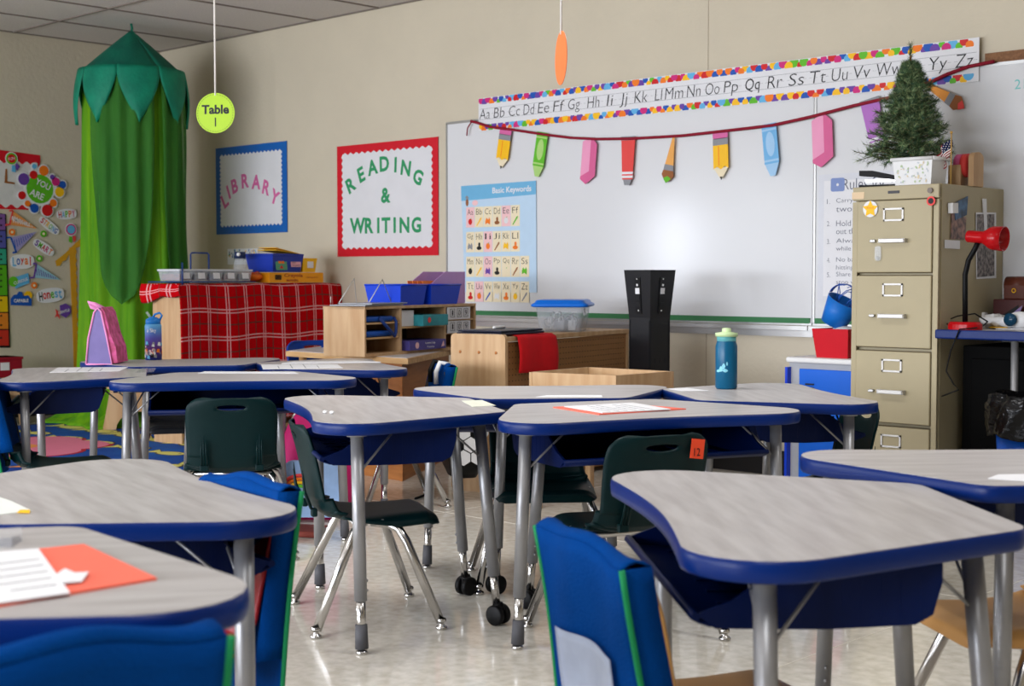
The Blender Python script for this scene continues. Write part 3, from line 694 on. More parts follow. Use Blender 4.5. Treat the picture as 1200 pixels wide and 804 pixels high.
def b_(f):
    disc(f, 'backing', 46, 222, 19.5, M_paper, 0, .003)
    blobs = [(39, 205, 5, M_red), (51, 200, 6, M_org), (40, 195, 3, M_sky), (61, 207.5, 3, M_pur), (65, 213, 5, M_mag), (73, 216.5, 4.4, M_blu), (69.5, 225, 5.8, M_yel), (62, 238, 4.5, M_org), (55, 246.5, 6.8, M_red), (40, 244, 5.4, M_blu), (32, 238.5, 3.6, M_org), (25.5, 229, 4.8, M_red), (27.5, 210, 7, M_pur)]
    for x, y, r_, m_ in blobs: disc(f, 'dot_backing', x, y, r_+1.5, M_paper, 0, .0029)
    disc(f, 'green_disc', 46.5, 221.5, 17, M_grn, .003, .004)
    for x, y, r_, m_ in blobs: disc(f, 'dot', x, y, r_, m_, .0042, .005)
    ftext(f, 'YOU', 50, 216, 18, 7.5, M_paper, rot=-.42, z=.0056, off=.02); ftext(f, 'ARE', 43, 228, 17, 8, M_paper, rot=-.38, z=.0056, off=.02)
sticker('you_are_sticker', 'large green YOU ARE disc ringed by coloured smiley dots', b_, 46, 222)
def pen(lab, pts_, tie, c_, cs, word=None, pos_=None):
    def b_(f):
        sheet(f, 'pennant', pts_, c_, 0, .002); sheet(f, 'pennant_edge', tie, cs, .002, .003)
        (ax, ay), (bx, by), (tx, ty) = pts_[0], pts_[1], pts_[2]
        m = MB()
        for k in range(9):
            t = (k+.8)/11; x = (ax+bx)/2*(1-t)+tx*t; yc = (ay+by)/2*(1-t)+ty*t; hh = abs(by-ay)*.5*(1-t)*.62
            m.prism([f.l(x-1.2, yc-hh), f.l(x-.5, yc-hh), f.l(x+.9, yc+hh), f.l(x+.2, yc+hh)], .002, .0028)
        m.build('scribble', cs if not word else M_paper, f.root)
        if word: ftext(f, word, *pos_, M_paper, rot=-.33, z=.0035, off=.02)
        for q in (pts_[0], pts_[1]):
            sheet(f, 'tie', [(q[0]-4, q[1]-1), (q[0], q[1]-1.2), (q[0], q[1]+.6), (q[0]-4.5, q[1]+1.2)], cs, 0, .003)
    c = pts_[0]; return sticker('pennant_sticker', lab, b_, (pts_[0][0]+pts_[2][0])/2, (pts_[0][1]+pts_[2][1])/2)
pen('orange REMARKABLE pennant sticker under the red banner', [(15, 247), (10.5, 263.5), (43.5, 268)], [(14, 247), (16, 247), (12, 264), (10, 263.5)], mat('pennant_orange', rgb(226, 150, 80), .6), M_cor, 'REMARKABLE', (24, 259.5, 22, 4.5))
pen('lilac scribbled pennant sticker pointing up right', [(12, 278.5), (19, 296), (43, 271.5)], [(11.5, 278), (13.5, 278), (20, 296), (18, 296)], mat('pennant_lilac', rgb(160, 150, 196), .6), M_blu)
pen('pale blue pennant sticker under the word Loyal', [(42.5, 309), (39, 325.5), (71, 328)], [(41.8, 309), (43.6, 309), (40.5, 326), (38.5, 325.5)], mat('pennant_blue', rgb(150, 196, 212), .6), M_pur)
def word(lab, t, cx, cy, w_, h, rot, cols_, bw=1.2):
    def b_(f):
        a = f.l(cx, cy); W_ = abs(f.l(cx+w_/2, cy)[0]-f.l(cx-w_/2, cy)[0]); H_ = abs(f.l(cx, cy+h/2)[1]-f.l(cx, cy-h/2)[1]); n = len(t)
        c, s_ = math.cos(rot), math.sin(rot)
        pl = [(W_*.56*math.cos(q)*(1 if abs(math.cos(q)) > .3 else 1.1), H_*.78*math.copysign(abs(math.sin(q))**.6, math.sin(q))) for q in [2*PI*k/28 for k in range(28)]]
        MB().prism([(a[0]+x*c-y*s_, a[1]+x*s_+y*c) for x, y in pl], 0, .002).build('backing', M_paper, f.root)
        for k, ch in enumerate(t):
            x = (-.5+(k+.5)/n)*W_*.94; m = MB(); add_text(m, ch, a[0]+x*c, a[1]+x*s_, W_/n*.82 if ch != 'l' else W_/n*.25, H_*(.95 if ch.isupper() or ch == 'l' or ch == 't' else .7), .0028, rot=rot, off=.02)
            m.build('letter', cols_[k % len(cols_)], f.root)
    sticker('word_sticker', lab, b_, cx, cy)
word('rainbow HAPPY word sticker', 'HAPPY', 78, 251, 21, 8, .1, [M_red, M_sky, M_grn, M_org, M_mag])
word('rainbow STRONG word sticker slanting down right', 'STRONG', 57.5, 264.5, 24, 7, -.62, [M_red, M_org, M_yel, M_grn, M_sky, M_blu])
word('multicoloured SMART word sticker slanting down', 'SMART', 51, 290, 24, 7.5, -.55, [M_pur, M_grn, M_red, M_mag, M_org])
word('Loyal word sticker in blue to orange letters', 'Loyal', 26, 306.5, 25, 11, .04, [M_sky, M_blu, M_red, M_org, M_cor])
word('Honest word sticker in dark to teal letters', 'Honest', 59, 346, 29, 11, .12, [M_ink, M_cor, M_red, M_grn, M_sky, M_sky])
def b_(f):
    sheet(f, 'card', [(17, 325), (33, 320), (34.5, 331.5), (18, 338.5)], M_sky); disc(f, 'leaf', 15.5, 330, 6, M_grn, .002, .003); ftext(f, 'CURIOUS', 24, 329.5, 17, 3.6, M_paper, rot=.3, off=.02)
sticker('curious_sticker', 'blue and green CURIOUS sticker', b_, 24, 330)
def b_(f):
    sheet(f, 'cloud', [(12.5, 350), (16, 345.5), (20, 345), (22, 341.5), (26, 342.5), (27, 347), (33, 346), (37, 351), (37, 358.5), (12.5, 357.5)], M_blu); disc(f, 'sun', 33, 346, 5, M_yel, 0, .0015); ftext(f, 'CAPABLE', 24.5, 352.3, 17, 4, M_paper, off=.03)
sticker('capable_sticker', 'blue cloud CAPABLE sticker with a yellow sun', b_, 25, 350)
def b_(f):
    sheet(f, 'hexagon', [(70, 358), (77, 355.5), (82.5, 359.5), (83, 367), (77, 372.5), (71, 369)], M_pur); sheet(f, 'star', [(65, 362), (68, 365), (71, 365), (69, 368.5), (70, 374), (67, 370.5), (64, 372), (66, 368)], M_cor, 0, .003); ftext(f, 'GENTLE', 74.5, 365, 14, 3.2, M_paper, rot=.25, off=.03)
sticker('gentle_sticker', 'purple hexagon GENTLE sticker with a red star', b_, 75, 365)
def b_(f):
    sheet(f, 'ribbon_tail', [(81, 277), (84.5, 278), (84, 285), (80.5, 283)], M_grn); sheet(f, 'ribbon_tail', [(85, 277), (88.5, 276), (89, 281), (86.5, 284)], M_cor)
    disc(f, 'ring', 83, 269, 7.6, M_paper, .002, .003); disc(f, 'rosette', 83, 269, 6.6, M_mag, .003, .004); disc(f, 'centre', 83, 269, 5, M_sky, .004, .005)
sticker('award_sticker', 'magenta and blue rosette sticker right of STRONG', b_, 83, 269)
for lab, x, y, m_ in (('small orange button sticker left of the lilac pennant', 14, 272, M_org), ('small green button sticker under STRONG', 51, 274, M_grn), ('small green ring sticker right of Loyal', 46, 303, M_grn), ('orange button sticker under the pale blue pennant', 40, 334.5, M_org)):
    def b_(f, x=x, y=y, m_=m_):
        disc(f, 'disc', x, y, 4, m_, 0, .002); disc(f, 'centre', x, y, 1.6, M_cream, .002, .003)
    sticker('button_sticker', lab, b_, x, y)
# rainbow chart
f = Flat('rainbow_chart', 'tall rainbow number chart with a black edge at the left picture border', 'chart', 12, 407, 'L', .004)
sheet(f, 'black_edge', [(-12, 248), (7, 251), (12, 407.5), (-12, 407.5)], M_ink)
bands = [(250, 270, mat('chart_purple', rgb(126, 84, 150), .5)), (270, 291, mat('chart_violet', rgb(84, 84, 160), .5)), (291, 310, mat('chart_teal', rgb(52, 160, 130), .5)), (310, 346.5, mat('chart_green', rgb(86, 170, 30), .5)), (346.5, 366, mat('chart_yellow', rgb(226, 190, 20), .5)), (366, 386, mat('chart_orange', rgb(222, 130, 40), .5)), (386, 405.5, mat('chart_red', rgb(200, 50, 36), .5))]
for a, b, m_ in bands: sheet(f, 'colour_band', [(-10, a+.8), (5.5+(a-250)*.03, a+.8), (5.5+(b-250)*.03, b-.5), (-10, b-.5)], m_, .002, .003)
m = MB()
for y in (256, 264, 277, 283, 298, 304, 315, 322, 329, 336, 352, 370, 381, 396):
    for x in (-5, 1): m.prism([f.l(x-1.2, y-1), f.l(x+1.2, y-1), f.l(x+1.2, y+1), f.l(x-1.2, y+1)], .003, .0036)
m.build('dot_mark', M_ink, f.root)
# mustard scalloped tree-shaped border
f = Flat('mustard_border', 'mustard scalloped border strips in a slanted T shape beside the green canopy', 'border strip', 80, 440, 'L', .004)
pts_ = [(79.5, 290), (88, 290)]
r_ = [(88+ (1.6 if k % 2 else 0)+(k*.1), 290+k*5) for k in range(30)]
sheet(f, 'upright', [(81, 290)]+r_+[(86.5, 440), (85.5, 400)], M_yel if 0 else mat('mustard', rgb(216, 158, 34), .6))
sheet(f, 'slanted_strip', [(64.5, 306), (66, 312), (70, 311.5), (73, 306.5), (77, 305), (80, 299), (85, 297), (88, 291), (96, 288), (98, 276), (88, 285), (76, 297)], MATS['mustard'], .002, .003)

# ------------------------------------------------------------------ hanging signs
def hanging(label, cx, cy, D, rpx, facing, col, txt):
    p = atd(cx, cy, D); R = rpx*D/FPX
    r = thing('table_sign', label, 'hanging sign', p, rot=(0, 0, facing), group='round table signs hanging from the ceiling')
    Mx = Matrix.Rotation(PI/2, 4, 'X')
    MB().prism(circ(0, 0, R, 40), -.001, .001, Mx).build('disc', col, r)
    d = MB()
    for k in range(44):
        a = 2*PI*k/44; d.box((R*.92*math.cos(a), -.0014, R*.92*math.sin(a)), (.0045, .0008, .0016), Matrix.Rotation(-a+PI/2, 3, 'Y'))
    d.build('dashed_ring', M_ink, r)
    t = MB()
    if txt:
        for s_, cy_, w_, h_ in txt: add_text(t, s_, 0, cy_*R, w_*R if w_ else None, h_*R, 0, M=Matrix.Translation((0, -.0016, 0)) @ Mx, off=(.035 if w_ else 0))
        t.build('lettering', M_ink, r)
    MB().tube([(0, 0, R-.01), (0, 0, ZC-p.z)], .0035, 6).build('string', mat('white_string', rgb(225, 220, 214), .8), r)
    return r
hanging('round lime green sign reading Table 1, hanging on a white string', 252.5, 132.5, 5.6, 23.3, .62, mat('lime_card2', rgb(156, 192, 20), .4), [('Table', .18, 1.42, .46), ('1', -.45, None, .44)])
hanging('orange round sign seen almost edge-on, hanging above the alphabet strip', 657.5, 68, 4.4, 31, .76+PI/2+.19, mat('orange_card', rgb(214, 112, 60), .5), [('Table', .18, 1.42, .44), ('2', -.45, None, .44)])

# ------------------------------------------------------------------ filing cabinet
FX0, FX1, FY0, FY1, FH = -3.035, -2.655, 5.20, 5.775, 1.32
fc = thing('filing_cabinet', 'beige four-drawer metal filing cabinet under the small tree', 'filing cabinet', ((FX0+FX1)/2, FY0, 0))
W_ = FX1-FX0; DP = FY1-FY0
MB().box((0, DP/2+.012, FH/2), (W_, DP-.024, FH), bev=.004).box((0, .006, FH-.03), (W_, .014, .055), bev=.003).box((0, .006, .02), (W_, .014, .04)).box((-W_/2+.011, .0065, (FH-.06)/2+.02), (.022, .013, FH-.105)).box((W_/2-.011, .0065, (FH-.06)/2+.02), (.022, .013, FH-.105)).build('body', M_tanm, fc)
zs = [1.262, .960, .655, .350]; dh = .295
for zt in zs:
    dr = MB().box((0, .001, zt-dh/2), (W_-.050, .018, dh-.006), bev=.004).build('drawer', M_tanm, fc)
    MB().box((0, .0105, zt-dh/2), (W_-.044, .001, dh)).build('drawer_gap', mat('dark_gap', rgb(90, 78, 56), .8), dr)
    h = MB(); zc = zt-.060
    for a in (-1, 1): h.box((a*.041, -.010, zc), (.007, .006, .052)); h.box((0, -.010, zc+a*.0225), (.089, .006, .007))
    h.build('label_holder', mat('holder_white', rgb(200, 198, 194), .35, metal=.2), dr)
    zc = zt-.165; h = MB(); h.box((.004, -.034, zc), (.112, .009, .017), bev=.003); h.box((-.048, -.02, zc), (.010, .030, .017)); h.box((.056, -.02, zc), (.010, .030, .017))
    h.build('handle', mat('brushed_handle', rgb(196, 194, 190), .3, metal=.3), dr)
    MB().box((-.088, -.014, zc), (.024, .016, .012), bev=.003).build('latch', M_alu, dr)
MB().box((-.005, -.002, FH-.028), (.05, .003, .011)).build('name_plate', M_boot, fc)
MB().tube([(.155, .0, FH-.028), (.155, -.01, FH-.028)], .011, 14).build('lock', M_grid, fc)
MB().box((-.165, -.0015, FH-.036), (.055, .002, .028)).build('tape_patch', mat('peach_tape', rgb(222, 196, 160), .6), fc)
def on_front(name, label, cat, px, py):
    p = aty(px, py, FY0-.012); return thing(name, label, cat, p, rot=(PI/2, 0, 0)), p
r, p = on_front('star_sticker', 'round white sticker with a yellow star on the top drawer', 'sticker', 1020, 245)
MB().prism(circ(0, 0, .033, 24), 0, .001).build('disc', M_paper, r); MB().prism([(math.cos(PI/2+k*PI/5)*(.036 if k % 2 == 0 else .018), math.sin(PI/2+k*PI/5)*(.036 if k % 2 == 0 else .018)) for k in range(10)], .001, .002).build('star', M_yel, r)
m = MB(); add_text(m, 'Kind', 0, .005, .03, .008, .0026); m.build('print', M_org, r)
r, p = on_front('round_sticker', 'small red and black round sticker by the top drawer corner', 'sticker', 1091, 235.5)
MB().prism(circ(0, 0, .0185, 24), 0, .001).build('ring', M_cor, r); MB().prism(circ(0, 0, .0115, 20), .001, .0016).build('centre', M_ink, r)
r, p = on_front('plastic_hook', 'clear plastic adhesive hook on the top drawer', 'hook', 1029, 297)
MB().prism(rrect(-.014, -.03, .014, .03, .01), 0, .004).build('plate', M_clear, r); MB().ball((0, -.02, .006), .009, 10).build('hook', M_clear, r)
def on_side(name, label, cat, pts_, mt, th=.0015):
    P = [atx(x, y, FX1+.003) for x, y in pts_]; c = sum(P, Vector())/len(P)
    r = thing(name, label, cat, c, rot=(PI/2, 0, PI/2)); MB().prism([(q.y-c.y, q.z-c.z) for q in P], 0, th).build('sheet', mt, r); return r, c
M_ph = mat('photo_dark', rgb(58, 50, 50), .35, col2=rgb(170, 130, 116), nscale=38, detail=6)
M_ph2 = mat('photo_crowd', rgb(44, 40, 42), .35, col2=rgb(150, 140, 136), nscale=60, detail=6)
M_ph3 = mat('photo_blue', rgb(84, 124, 164), .35, col2=rgb(44, 60, 80), nscale=22)
on_side('photo', 'group photo stuck to the cabinet side under the blue photo', 'photo', [(1115, 250), (1132, 255), (1131, 281), (1114, 280)], M_ph)
on_side('photo', 'tilted blue photo stuck to the cabinet side', 'photo', [(1118, 238), (1133.5, 230), (1132, 252), (1119, 258)], M_ph3, .004)
r, c = on_side('photo', 'tall dark photo strip with a white rim on the cabinet side', 'photo', [(1143.5, 249), (1167, 249), (1167, 326), (1144, 327)], M_paper)
P = [atx(x, y, FX1+.006) for x, y in [(1145, 251), (1165.5, 251), (1165.5, 323), (1145.5, 325)]]; MB().prism([(q.y-c.y, q.z-c.z) for q in P], .0016, .0024).build('picture', M_ph2, r)
on_side('ruler_tag', 'thin white printed strip above the tall photo', 'paper strip', [(1151, 233), (1154.5, 233), (1155.5, 270), (1153, 270)], M_paper, .006)
on_side('clip', 'small white magnetic clip on the cabinet side', 'clip', [(1111, 238), (1117.5, 238), (1117.5, 250), (1111, 250)], M_white, .02)
on_side('name_label', 'small pale name label low on the cabinet side', 'label', [(1107, 281), (1124.5, 282), (1124.5, 292), (1107, 291)], M_paper)

# ---- on the cabinet
zt = FH
# patterned container
r = thing('storage_tub', 'white tub with a pale leaf print, in front of the small tree', 'tub', (-2.785, 5.27, zt), 0)
r.scale = (.78, .8, .95)
MB().loft([[(-.098, -.045, 0), (.098, -.045, 0), (.098, .10, 0), (-.098, .10, 0)], [(-.11, -.055, .115), (.11, -.055, .115), (.11, .11, .115), (-.11, .11, .115)]], smooth=False, capb=False).build('tub_body', M_white, r, solid=.004)
m = MB()
for a, b in (((-.116, -.061), (.116, -.061)), ((.116, -.061), (.116, .116)), ((.116, .116), (-.116, .116)), ((-.116, .116), (-.116, -.061))): m.tube([(a[0], a[1], .108), (b[0], b[1], .108)], .0075, 8)
m.build('rim', M_white, r)
m = MB(); rnd = random.Random(5)
lf = [mat('print_sage', rgb(182, 200, 160), .5), mat('print_beige', rgb(222, 206, 170), .5), mat('print_grey', rgb(196, 204, 208), .5)]
for k in range(46):
    x = rnd.uniform(-.088, .088); z = rnd.uniform(.012, .092); m.use(lf[k % 3]); M = Matrix.Translation((x, -.0485-z*.087, z)) @ Matrix.Rotation(PI/2, 4, 'X') @ Matrix.Rotation(rnd.uniform(0, 3), 4, 'Z'); m.prism(circ(0, 0, rnd.uniform(.004, .008), 8, rnd.uniform(.002, .005)), 0, .0006, M)
m.build('leaf_print', None, r)
# tree
tp = aty(1066, 150, 5.44); tp.z = zt; tr = thing('small_pine_tree', 'small artificial pine tree standing on top of the filing cabinet', 'tree', tp)
MB().lathe([(0, 0), (.045, 0), (.055, .02), (.058, .08), (.05, .085), (0, .085)], seg=20).build('pot', mat('terracotta', rgb(176, 122, 70), .6), tr)
TH = .55; MB().tube([(0, 0, .06), (.005, .005, .25), (0, 0, TH)], [.014, .010, .004], 8).build('trunk', M_brn, tr)
br = MB(); nd = MB(); rnd = random.Random(11)
NG = [mat('needle_dark', rgb(48, 78, 56), .6), mat('needle_mid', rgb(76, 108, 68), .6), mat('needle_light', rgb(138, 154, 106), .6)]
def needle_tuft(a, b, n, L_):
    n = int(n*.8)
    a, b = Vector(a), Vector(b); d = (b-a).normalized()
    for k in range(n):
        t = k/n; p = a.lerp(b, t); q = Vector((rnd.gauss(0, 1), rnd.gauss(0, 1), rnd.gauss(0, 1))); q = (q - d*q.dot(d)).normalized()
        e = p + (d*.75+q).normalized()*L_*rnd.uniform(.7, 1.15); s_ = d.cross(q)*.0014
        nd.use(NG[0] if rnd.random() < .33 else NG[1] if rnd.random() < .55 else NG[2])
        nd._f([nd.bm.verts.new(p-s_), nd.bm.verts.new(p+s_), nd.bm.verts.new(e)])
needle_tuft((0, 0, .40), (0, 0, TH+.045), 420, .030)
tips = MB()
for lv in range(17):
    z = .115 + .39*(lv/16)**.95; R = (.172*(1-(lv/16))**.9+.028); nb = 9 if lv < 11 else 7
    for k in range(nb):
        a = 2*PI*k/nb + lv*1.1 + rnd.uniform(-.2, .2); rr = R*rnd.uniform(.6, 1.12)
        if lv < 3: rr *= 1.05
        p0 = Vector((0, 0, z)); p1 = Vector((math.cos(a)*rr*.6, math.sin(a)*rr*.6, z+rr*.10)); p2 = Vector((math.cos(a)*rr, math.sin(a)*rr, z+rr*(.22 if lv > 2 else -.02)))
        br.tube([p0, p1, p2], [.003, .0018, .0007], 5)
        needle_tuft(p0.lerp(p1, .25), p1, 70, .030); needle_tuft(p1, p2, 90, .030)
        for sg in (-1, 1):
            for tt in (.4, .75):
                q0 = p0.lerp(p1, tt) if tt < .6 else p1.lerp(p2, .2); dd = Vector((math.cos(a+sg*.75), math.sin(a+sg*.75), .25))*rr*.36; needle_tuft(q0, q0+dd, 46, .026); br.tube([q0, q0+dd], .0013, 4)
br.build('branch', mat('bark_dark', rgb(84, 66, 44), .8), tr); o = nd.build('needles', None, tr); o['kind'] = 'stuff'
# stapler
r = thing('stapler', 'black stapler lying on the front left of the filing cabinet', 'stapler', (-3.00, 5.30, zt), .15)
MB().box((.03, 0, .006), (.17, .034, .011), bev=.003).build('base', M_black, r)
MB().box((.04, 0, .028), (.14, .016, .012)).build('magazine', M_chrome, r)
MB().loft([[(-.055, -.015, .05), (-.055, .015, .05), (-.055, .015, .072), (-.055, -.015, .072)], [(.0, -.015, .045), (.0, .015, .045), (.0, .015, .070), (.0, -.015, .070)], [(.11, -.013, .026), (.11, .013, .026), (.11, .013, .044), (.11, -.013, .044)]], smooth=False).build('arm', M_black, r)
# flag
fp = aty(1128, 226, 5.42); r = thing('small_flag', 'small United States flag on a stick behind the white tub', 'flag', (-2.672, 5.33, zt))
MB().tube([(0, 0, 0), (.0, 0, .205)], .0025, 6).ball((0, 0, .207), .006, 8).build('stick', mat('gold_stick', rgb(190, 150, 80), .4), r)
def fl(u, v): return (-.055*v+.008*math.sin(v*9+u*4)-.004, -.010*v+.008*math.sin(v*11+u*3), .198-u*.088-.095*v+.012*v*v)
m = MB(); M_fr, M_fw, M_fb = mat('flag_red', rgb(150, 30, 44), .8, spec=.1), mat('flag_white', rgb(226, 222, 216), .7), mat('flag_blue', rgb(20, 32, 74), .8, spec=.1)
n_ = 13
for k in range(n_):
    m.use(M_fr if k % 2 == 0 else M_fw)
    m.grid(lambda u, v, k=k: fl((k+u)/n_, v), 1, 12, keep=(lambda u, v, k=k: not (v < .42 and k < 7)))
m.build('stripes', None, r)
MB().grid(lambda u, v: fl(u*7/n_, v*.42), 7, 6).build('canton', M_fb, r)
m = MB()
for a in range(5):
    for b in range(4):
        p = Vector(fl((a+.6)/5*.5, (b+.6)/4*.38)); m.ball(tuple(p+Vector((0, -.002, 0))), .0022, 6)
m.build('stars', M_fw, r)
# tape rolls on a wooden holder
r = thing('tape_holder', 'light wooden holder with pink and red ribbon rolls, right of the small flag', 'tape holder', (-2.70, 5.52, zt), .05)
MB().box((-.03, .0, .045), (.055, .10, .09), bev=.004).build('block', M_wood, r)
MB().prism([(-.05, 0), (.05, 0), (.05, .115)]+[(.05*math.cos(PI*k/8), .115+.025*math.sin(PI*k/8)) for k in range(9)]+[(-.05, .115)], 0, .022, Matrix.Translation((.03, .0, 0)) @ Matrix.Rotation(PI/2, 4, 'Z') @ Matrix.Rotation(PI/2, 4, 'X')).build('end_board', M_wood, r)
for x, mt in ((-.025, M_dp), (.003, M_cor)):
    MB().lathe([(.012, -.012), (.048, -.012), (.048, .012), (.012, .012)], M=Matrix.Translation((x, 0, .088)) @ Matrix.Rotation(PI/2, 4, 'Y'), seg=28).build('ribbon_roll', mt, r)

# ------------------------------------------------------------------ counter right of the cabinet
CZ = .746
r = thing('counter_table', 'blue-edged grey table at the right edge, heaped with papers and the red lamp', 'table', (FX1+.006, 5.175, 0))
MB().box((.9, .30, CZ-.015), (1.78, .58, .028), bev=.004).build('tabletop', M_lam, r); MB().box((.9, .0, CZ-.017), (1.8, .018, .036), bev=.006).build('edge_band', M_edge, r)
for x, y in ((.30, .05), (1.6, .05), (1.6, .52)): MB().tube([(x, y, .0), (x, y, CZ-.03)], .014, 12).build('leg', M_tube, r)
r = thing('table_shade_block', 'black block standing in for the deep shade under the blue-edged table', 'cabinet', (FX1+.035, 5.33, 0)); MB().box((.8, .2, .34), (1.58, .40, .68), bev=.004).build('body', mat('shade_black', rgb(4, 4, 4), .7, spec=.08), r); MB().box((.8, -.004, .33), (1.5, .012, .6), bev=.003).build('door', MATS['shade_black'], r)  # added black block and front slab; its colour stands in for under-table shade
# lamp
LY = 5.262; lx = aty(1131, 380, LY)
r = thing('desk_lamp', 'red gooseneck desk lamp beside the filing cabinet', 'lamp', (lx.x, LY, CZ))
lamp_ = r; M_lamp = mat('lamp_red', rgb(176, 8, 18), .25)
MB().loft([[(a*.068, b*.052, 0) for a, b in circ(0, 0, 1, 28)], [(a*.068, b*.052, .020) for a, b in circ(0, 0, 1, 28)], [(a*.060, b*.045, .030) for a, b in circ(0, 0, 1, 28)]], smooth=False).build('lamp_base', M_lamp, r)
q = lambda px, py: (lambda P: (P.x-lx.x, 0, P.z-CZ))(aty(px, py, LY))
MB().tube([q(1131, 377), q(1131, 340), q(1131, 322), q(1135, 305), q(1143, 291), q(1146, 284)], .0105, 12).build('gooseneck', M_black, r)
a = Vector(q(1134, 277)); b = Vector(q(1177, 280)); ax = (b-a).normalized(); Mh = Matrix.Translation(a) @ ax.to_track_quat('Z', 'Y').to_matrix().to_4x4(); Lh = (b-a).length
sh = MB().lathe([(0, 0), (.022, .0), (.024, .004), (.024, Lh*.42), (.030, Lh*.5), (.042, Lh*.62), (.046, Lh*.7), (.048, Lh), (.045, Lh), (.042, Lh*.72), (.0, Lh*.5)], M=Mh, seg=28); sh.build('lamp_shade', M_lamp, r)
# clutter on the table
def onc(px, Y=5.46): p_ = aty(px, 380, Y); return p_.x
r = thing('treasure_box', 'small brown treasure chest with a brass ring at the right edge', 'box', (onc(1192, 5.66), 5.66, CZ+.115)); MB().box((0, 0, .03), (.09, .07, .06), bev=.004).build('chest', mat('dark_wood', rgb(92, 44, 28), .45, noise=.2), r)
MB().lathe([(.0, -.045), (.035, -.045), (.035, .045), (0, .045)], M=Matrix.Translation((0, 0, .058)) @ Matrix.Rotation(PI/2, 4, 'Y'), seg=20).build('chest_lid', MATS['dark_wood'], r)
MB().tube([(math.cos(t)*.008, -.038, .035+math.sin(t)*.008) for t in [2*PI*k/12 for k in range(13)]], .0018, 6).build('ring_handle', M_yel, r)
r = thing('drawer_box', 'dark red-brown drawer box beneath the treasure chest', 'box', (onc(1190, 5.66)+.02, 5.66, CZ)); MB().box((0, 0, .0575), (.18, .12, .115), bev=.004).build('case', mat('mahogany', rgb(70, 24, 22), .45), r); MB().ball((-.03, -.064, .05), .006, 8).build('knob', M_yel, r)
r = thing('power_adapter', 'small white power adapter standing behind the lamp base', 'adapter', (onc(1149, 5.6), 5.60, CZ)); MB().box((0, 0, .03), (.05, .03, .06), bev=.004).build('case', M_white, r); MB().box((-.005, -.016, .03), (.004, .002, .04)).build('slot', M_grey, r)
rnd = random.Random(21)
for k, (px, lab, mt, sz) in enumerate(((1163, 'crumpled white tissue beside the lamp base', M_white, .05), (1180, 'crumpled pale grey wrapper near the right edge', M_paper, .045))):
    x = onc(px, 5.43); m = MB(); m.ball((0, 0, .026), sz, 20, (1.3, .8, .5))
    o = m.build('crumpled_paper', mt); 
    for v in o.data.vertices: v.co += Vector((rnd.uniform(-.008, .008), rnd.uniform(-.008, .008), rnd.uniform(-.007, .007)))
    zmin = min(v.co.z for v in o.data.vertices); o.location = (x, 5.45, CZ-zmin); tag(o, lab, 'paper')
for px, py, lab, mt, w_, h_, rz in ((1168, 0, 'yellow paper slip on the cluttered table', M_yel, .07, .04, .3), (1155, 0, 'white printed sheet under the clutter behind the lamp', M_paper, .16, .1, -.2), (1190, 0, 'pale sheet at the front right of the cluttered table', M_paper, .14, .07, .1)):
    x = onc(px, 5.41); m = MB().box((0, 0, .0015), (w_, h_, .003)); o = m.build('paper_slip' if mt == M_yel else 'paper_sheet', mt); o.location = (x, 5.43 if mt == M_yel else 5.50 if px < 1160 else 5.42, CZ+(.004 if mt == M_yel else 0)); o.rotation_euler = (0, 0, rz); tag(o, lab, 'paper')
r = thing('folded_card', 'folded purple and black card leaning among the table clutter', 'card', (onc(1180, 5.52), 5.52, CZ), .3); MB().loft([[(-.05, 0, 0), (.05, 0, .07), (.052, .004, .07), (-.048, .004, 0)], [(-.05, .05, 0), (.05, .05, .09), (.052, .054, .09), (-.048, .054, 0)]], smooth=False).build('purple_side', mat('lilac', rgb(150, 130, 180), .5), r); MB().box((.035, .075, .045), (.09, .004, .08), Matrix.Rotation(-.6, 3, 'Y')).build('black_side', M_black, r)
r = thing('toy_goggles', 'white and dark blue rounded gadget at the right picture edge', 'toy', (onc(1195, 5.44), 5.44, CZ)); MB().ball((0, 0, .035), .035, 18, (1.5, 1, 1)).build('shell', M_white, r); MB().lathe([(0, 0), (.022, 0), (.026, .02), (0, .02)], M=Matrix.Translation((-.018, -.03, .038)) @ Matrix.Rotation(PI/2, 4, 'X'), seg=20).build('lens', mat('dark_teal', rgb(20, 60, 84), .2), r)
cp = MB().tube([(onc(1112, 5.24), 5.25, CZ+.006), (onc(1108, 5.30), 5.30, CZ+.03), (onc(1122, 5.33), 5.33, CZ+.05), (onc(1145, 5.38), 5.36, CZ+.06), (onc(1160, 5.36), 5.34, CZ+.03), (onc(1152, 5.30), 5.29, CZ+.01), (onc(1140, 5.2), 5.20, CZ+.008), (onc(1126, 5.17), 5.16, CZ+.004), (onc(1116, 5.17), 5.16, CZ-.08), (onc(1111, 5.17), 5.16, CZ-.16), (onc(1120, 5.17), 5.16, CZ-.21), (onc(1126, 5.17), 5.16, CZ-.23), (onc(1106, 5.17), 5.16, CZ-.26)], .003, 6)
o = cp.build('power_cord', M_black, lamp_); o.location = (-lamp_.location.x, -lamp_.location.y, -lamp_.location.z)
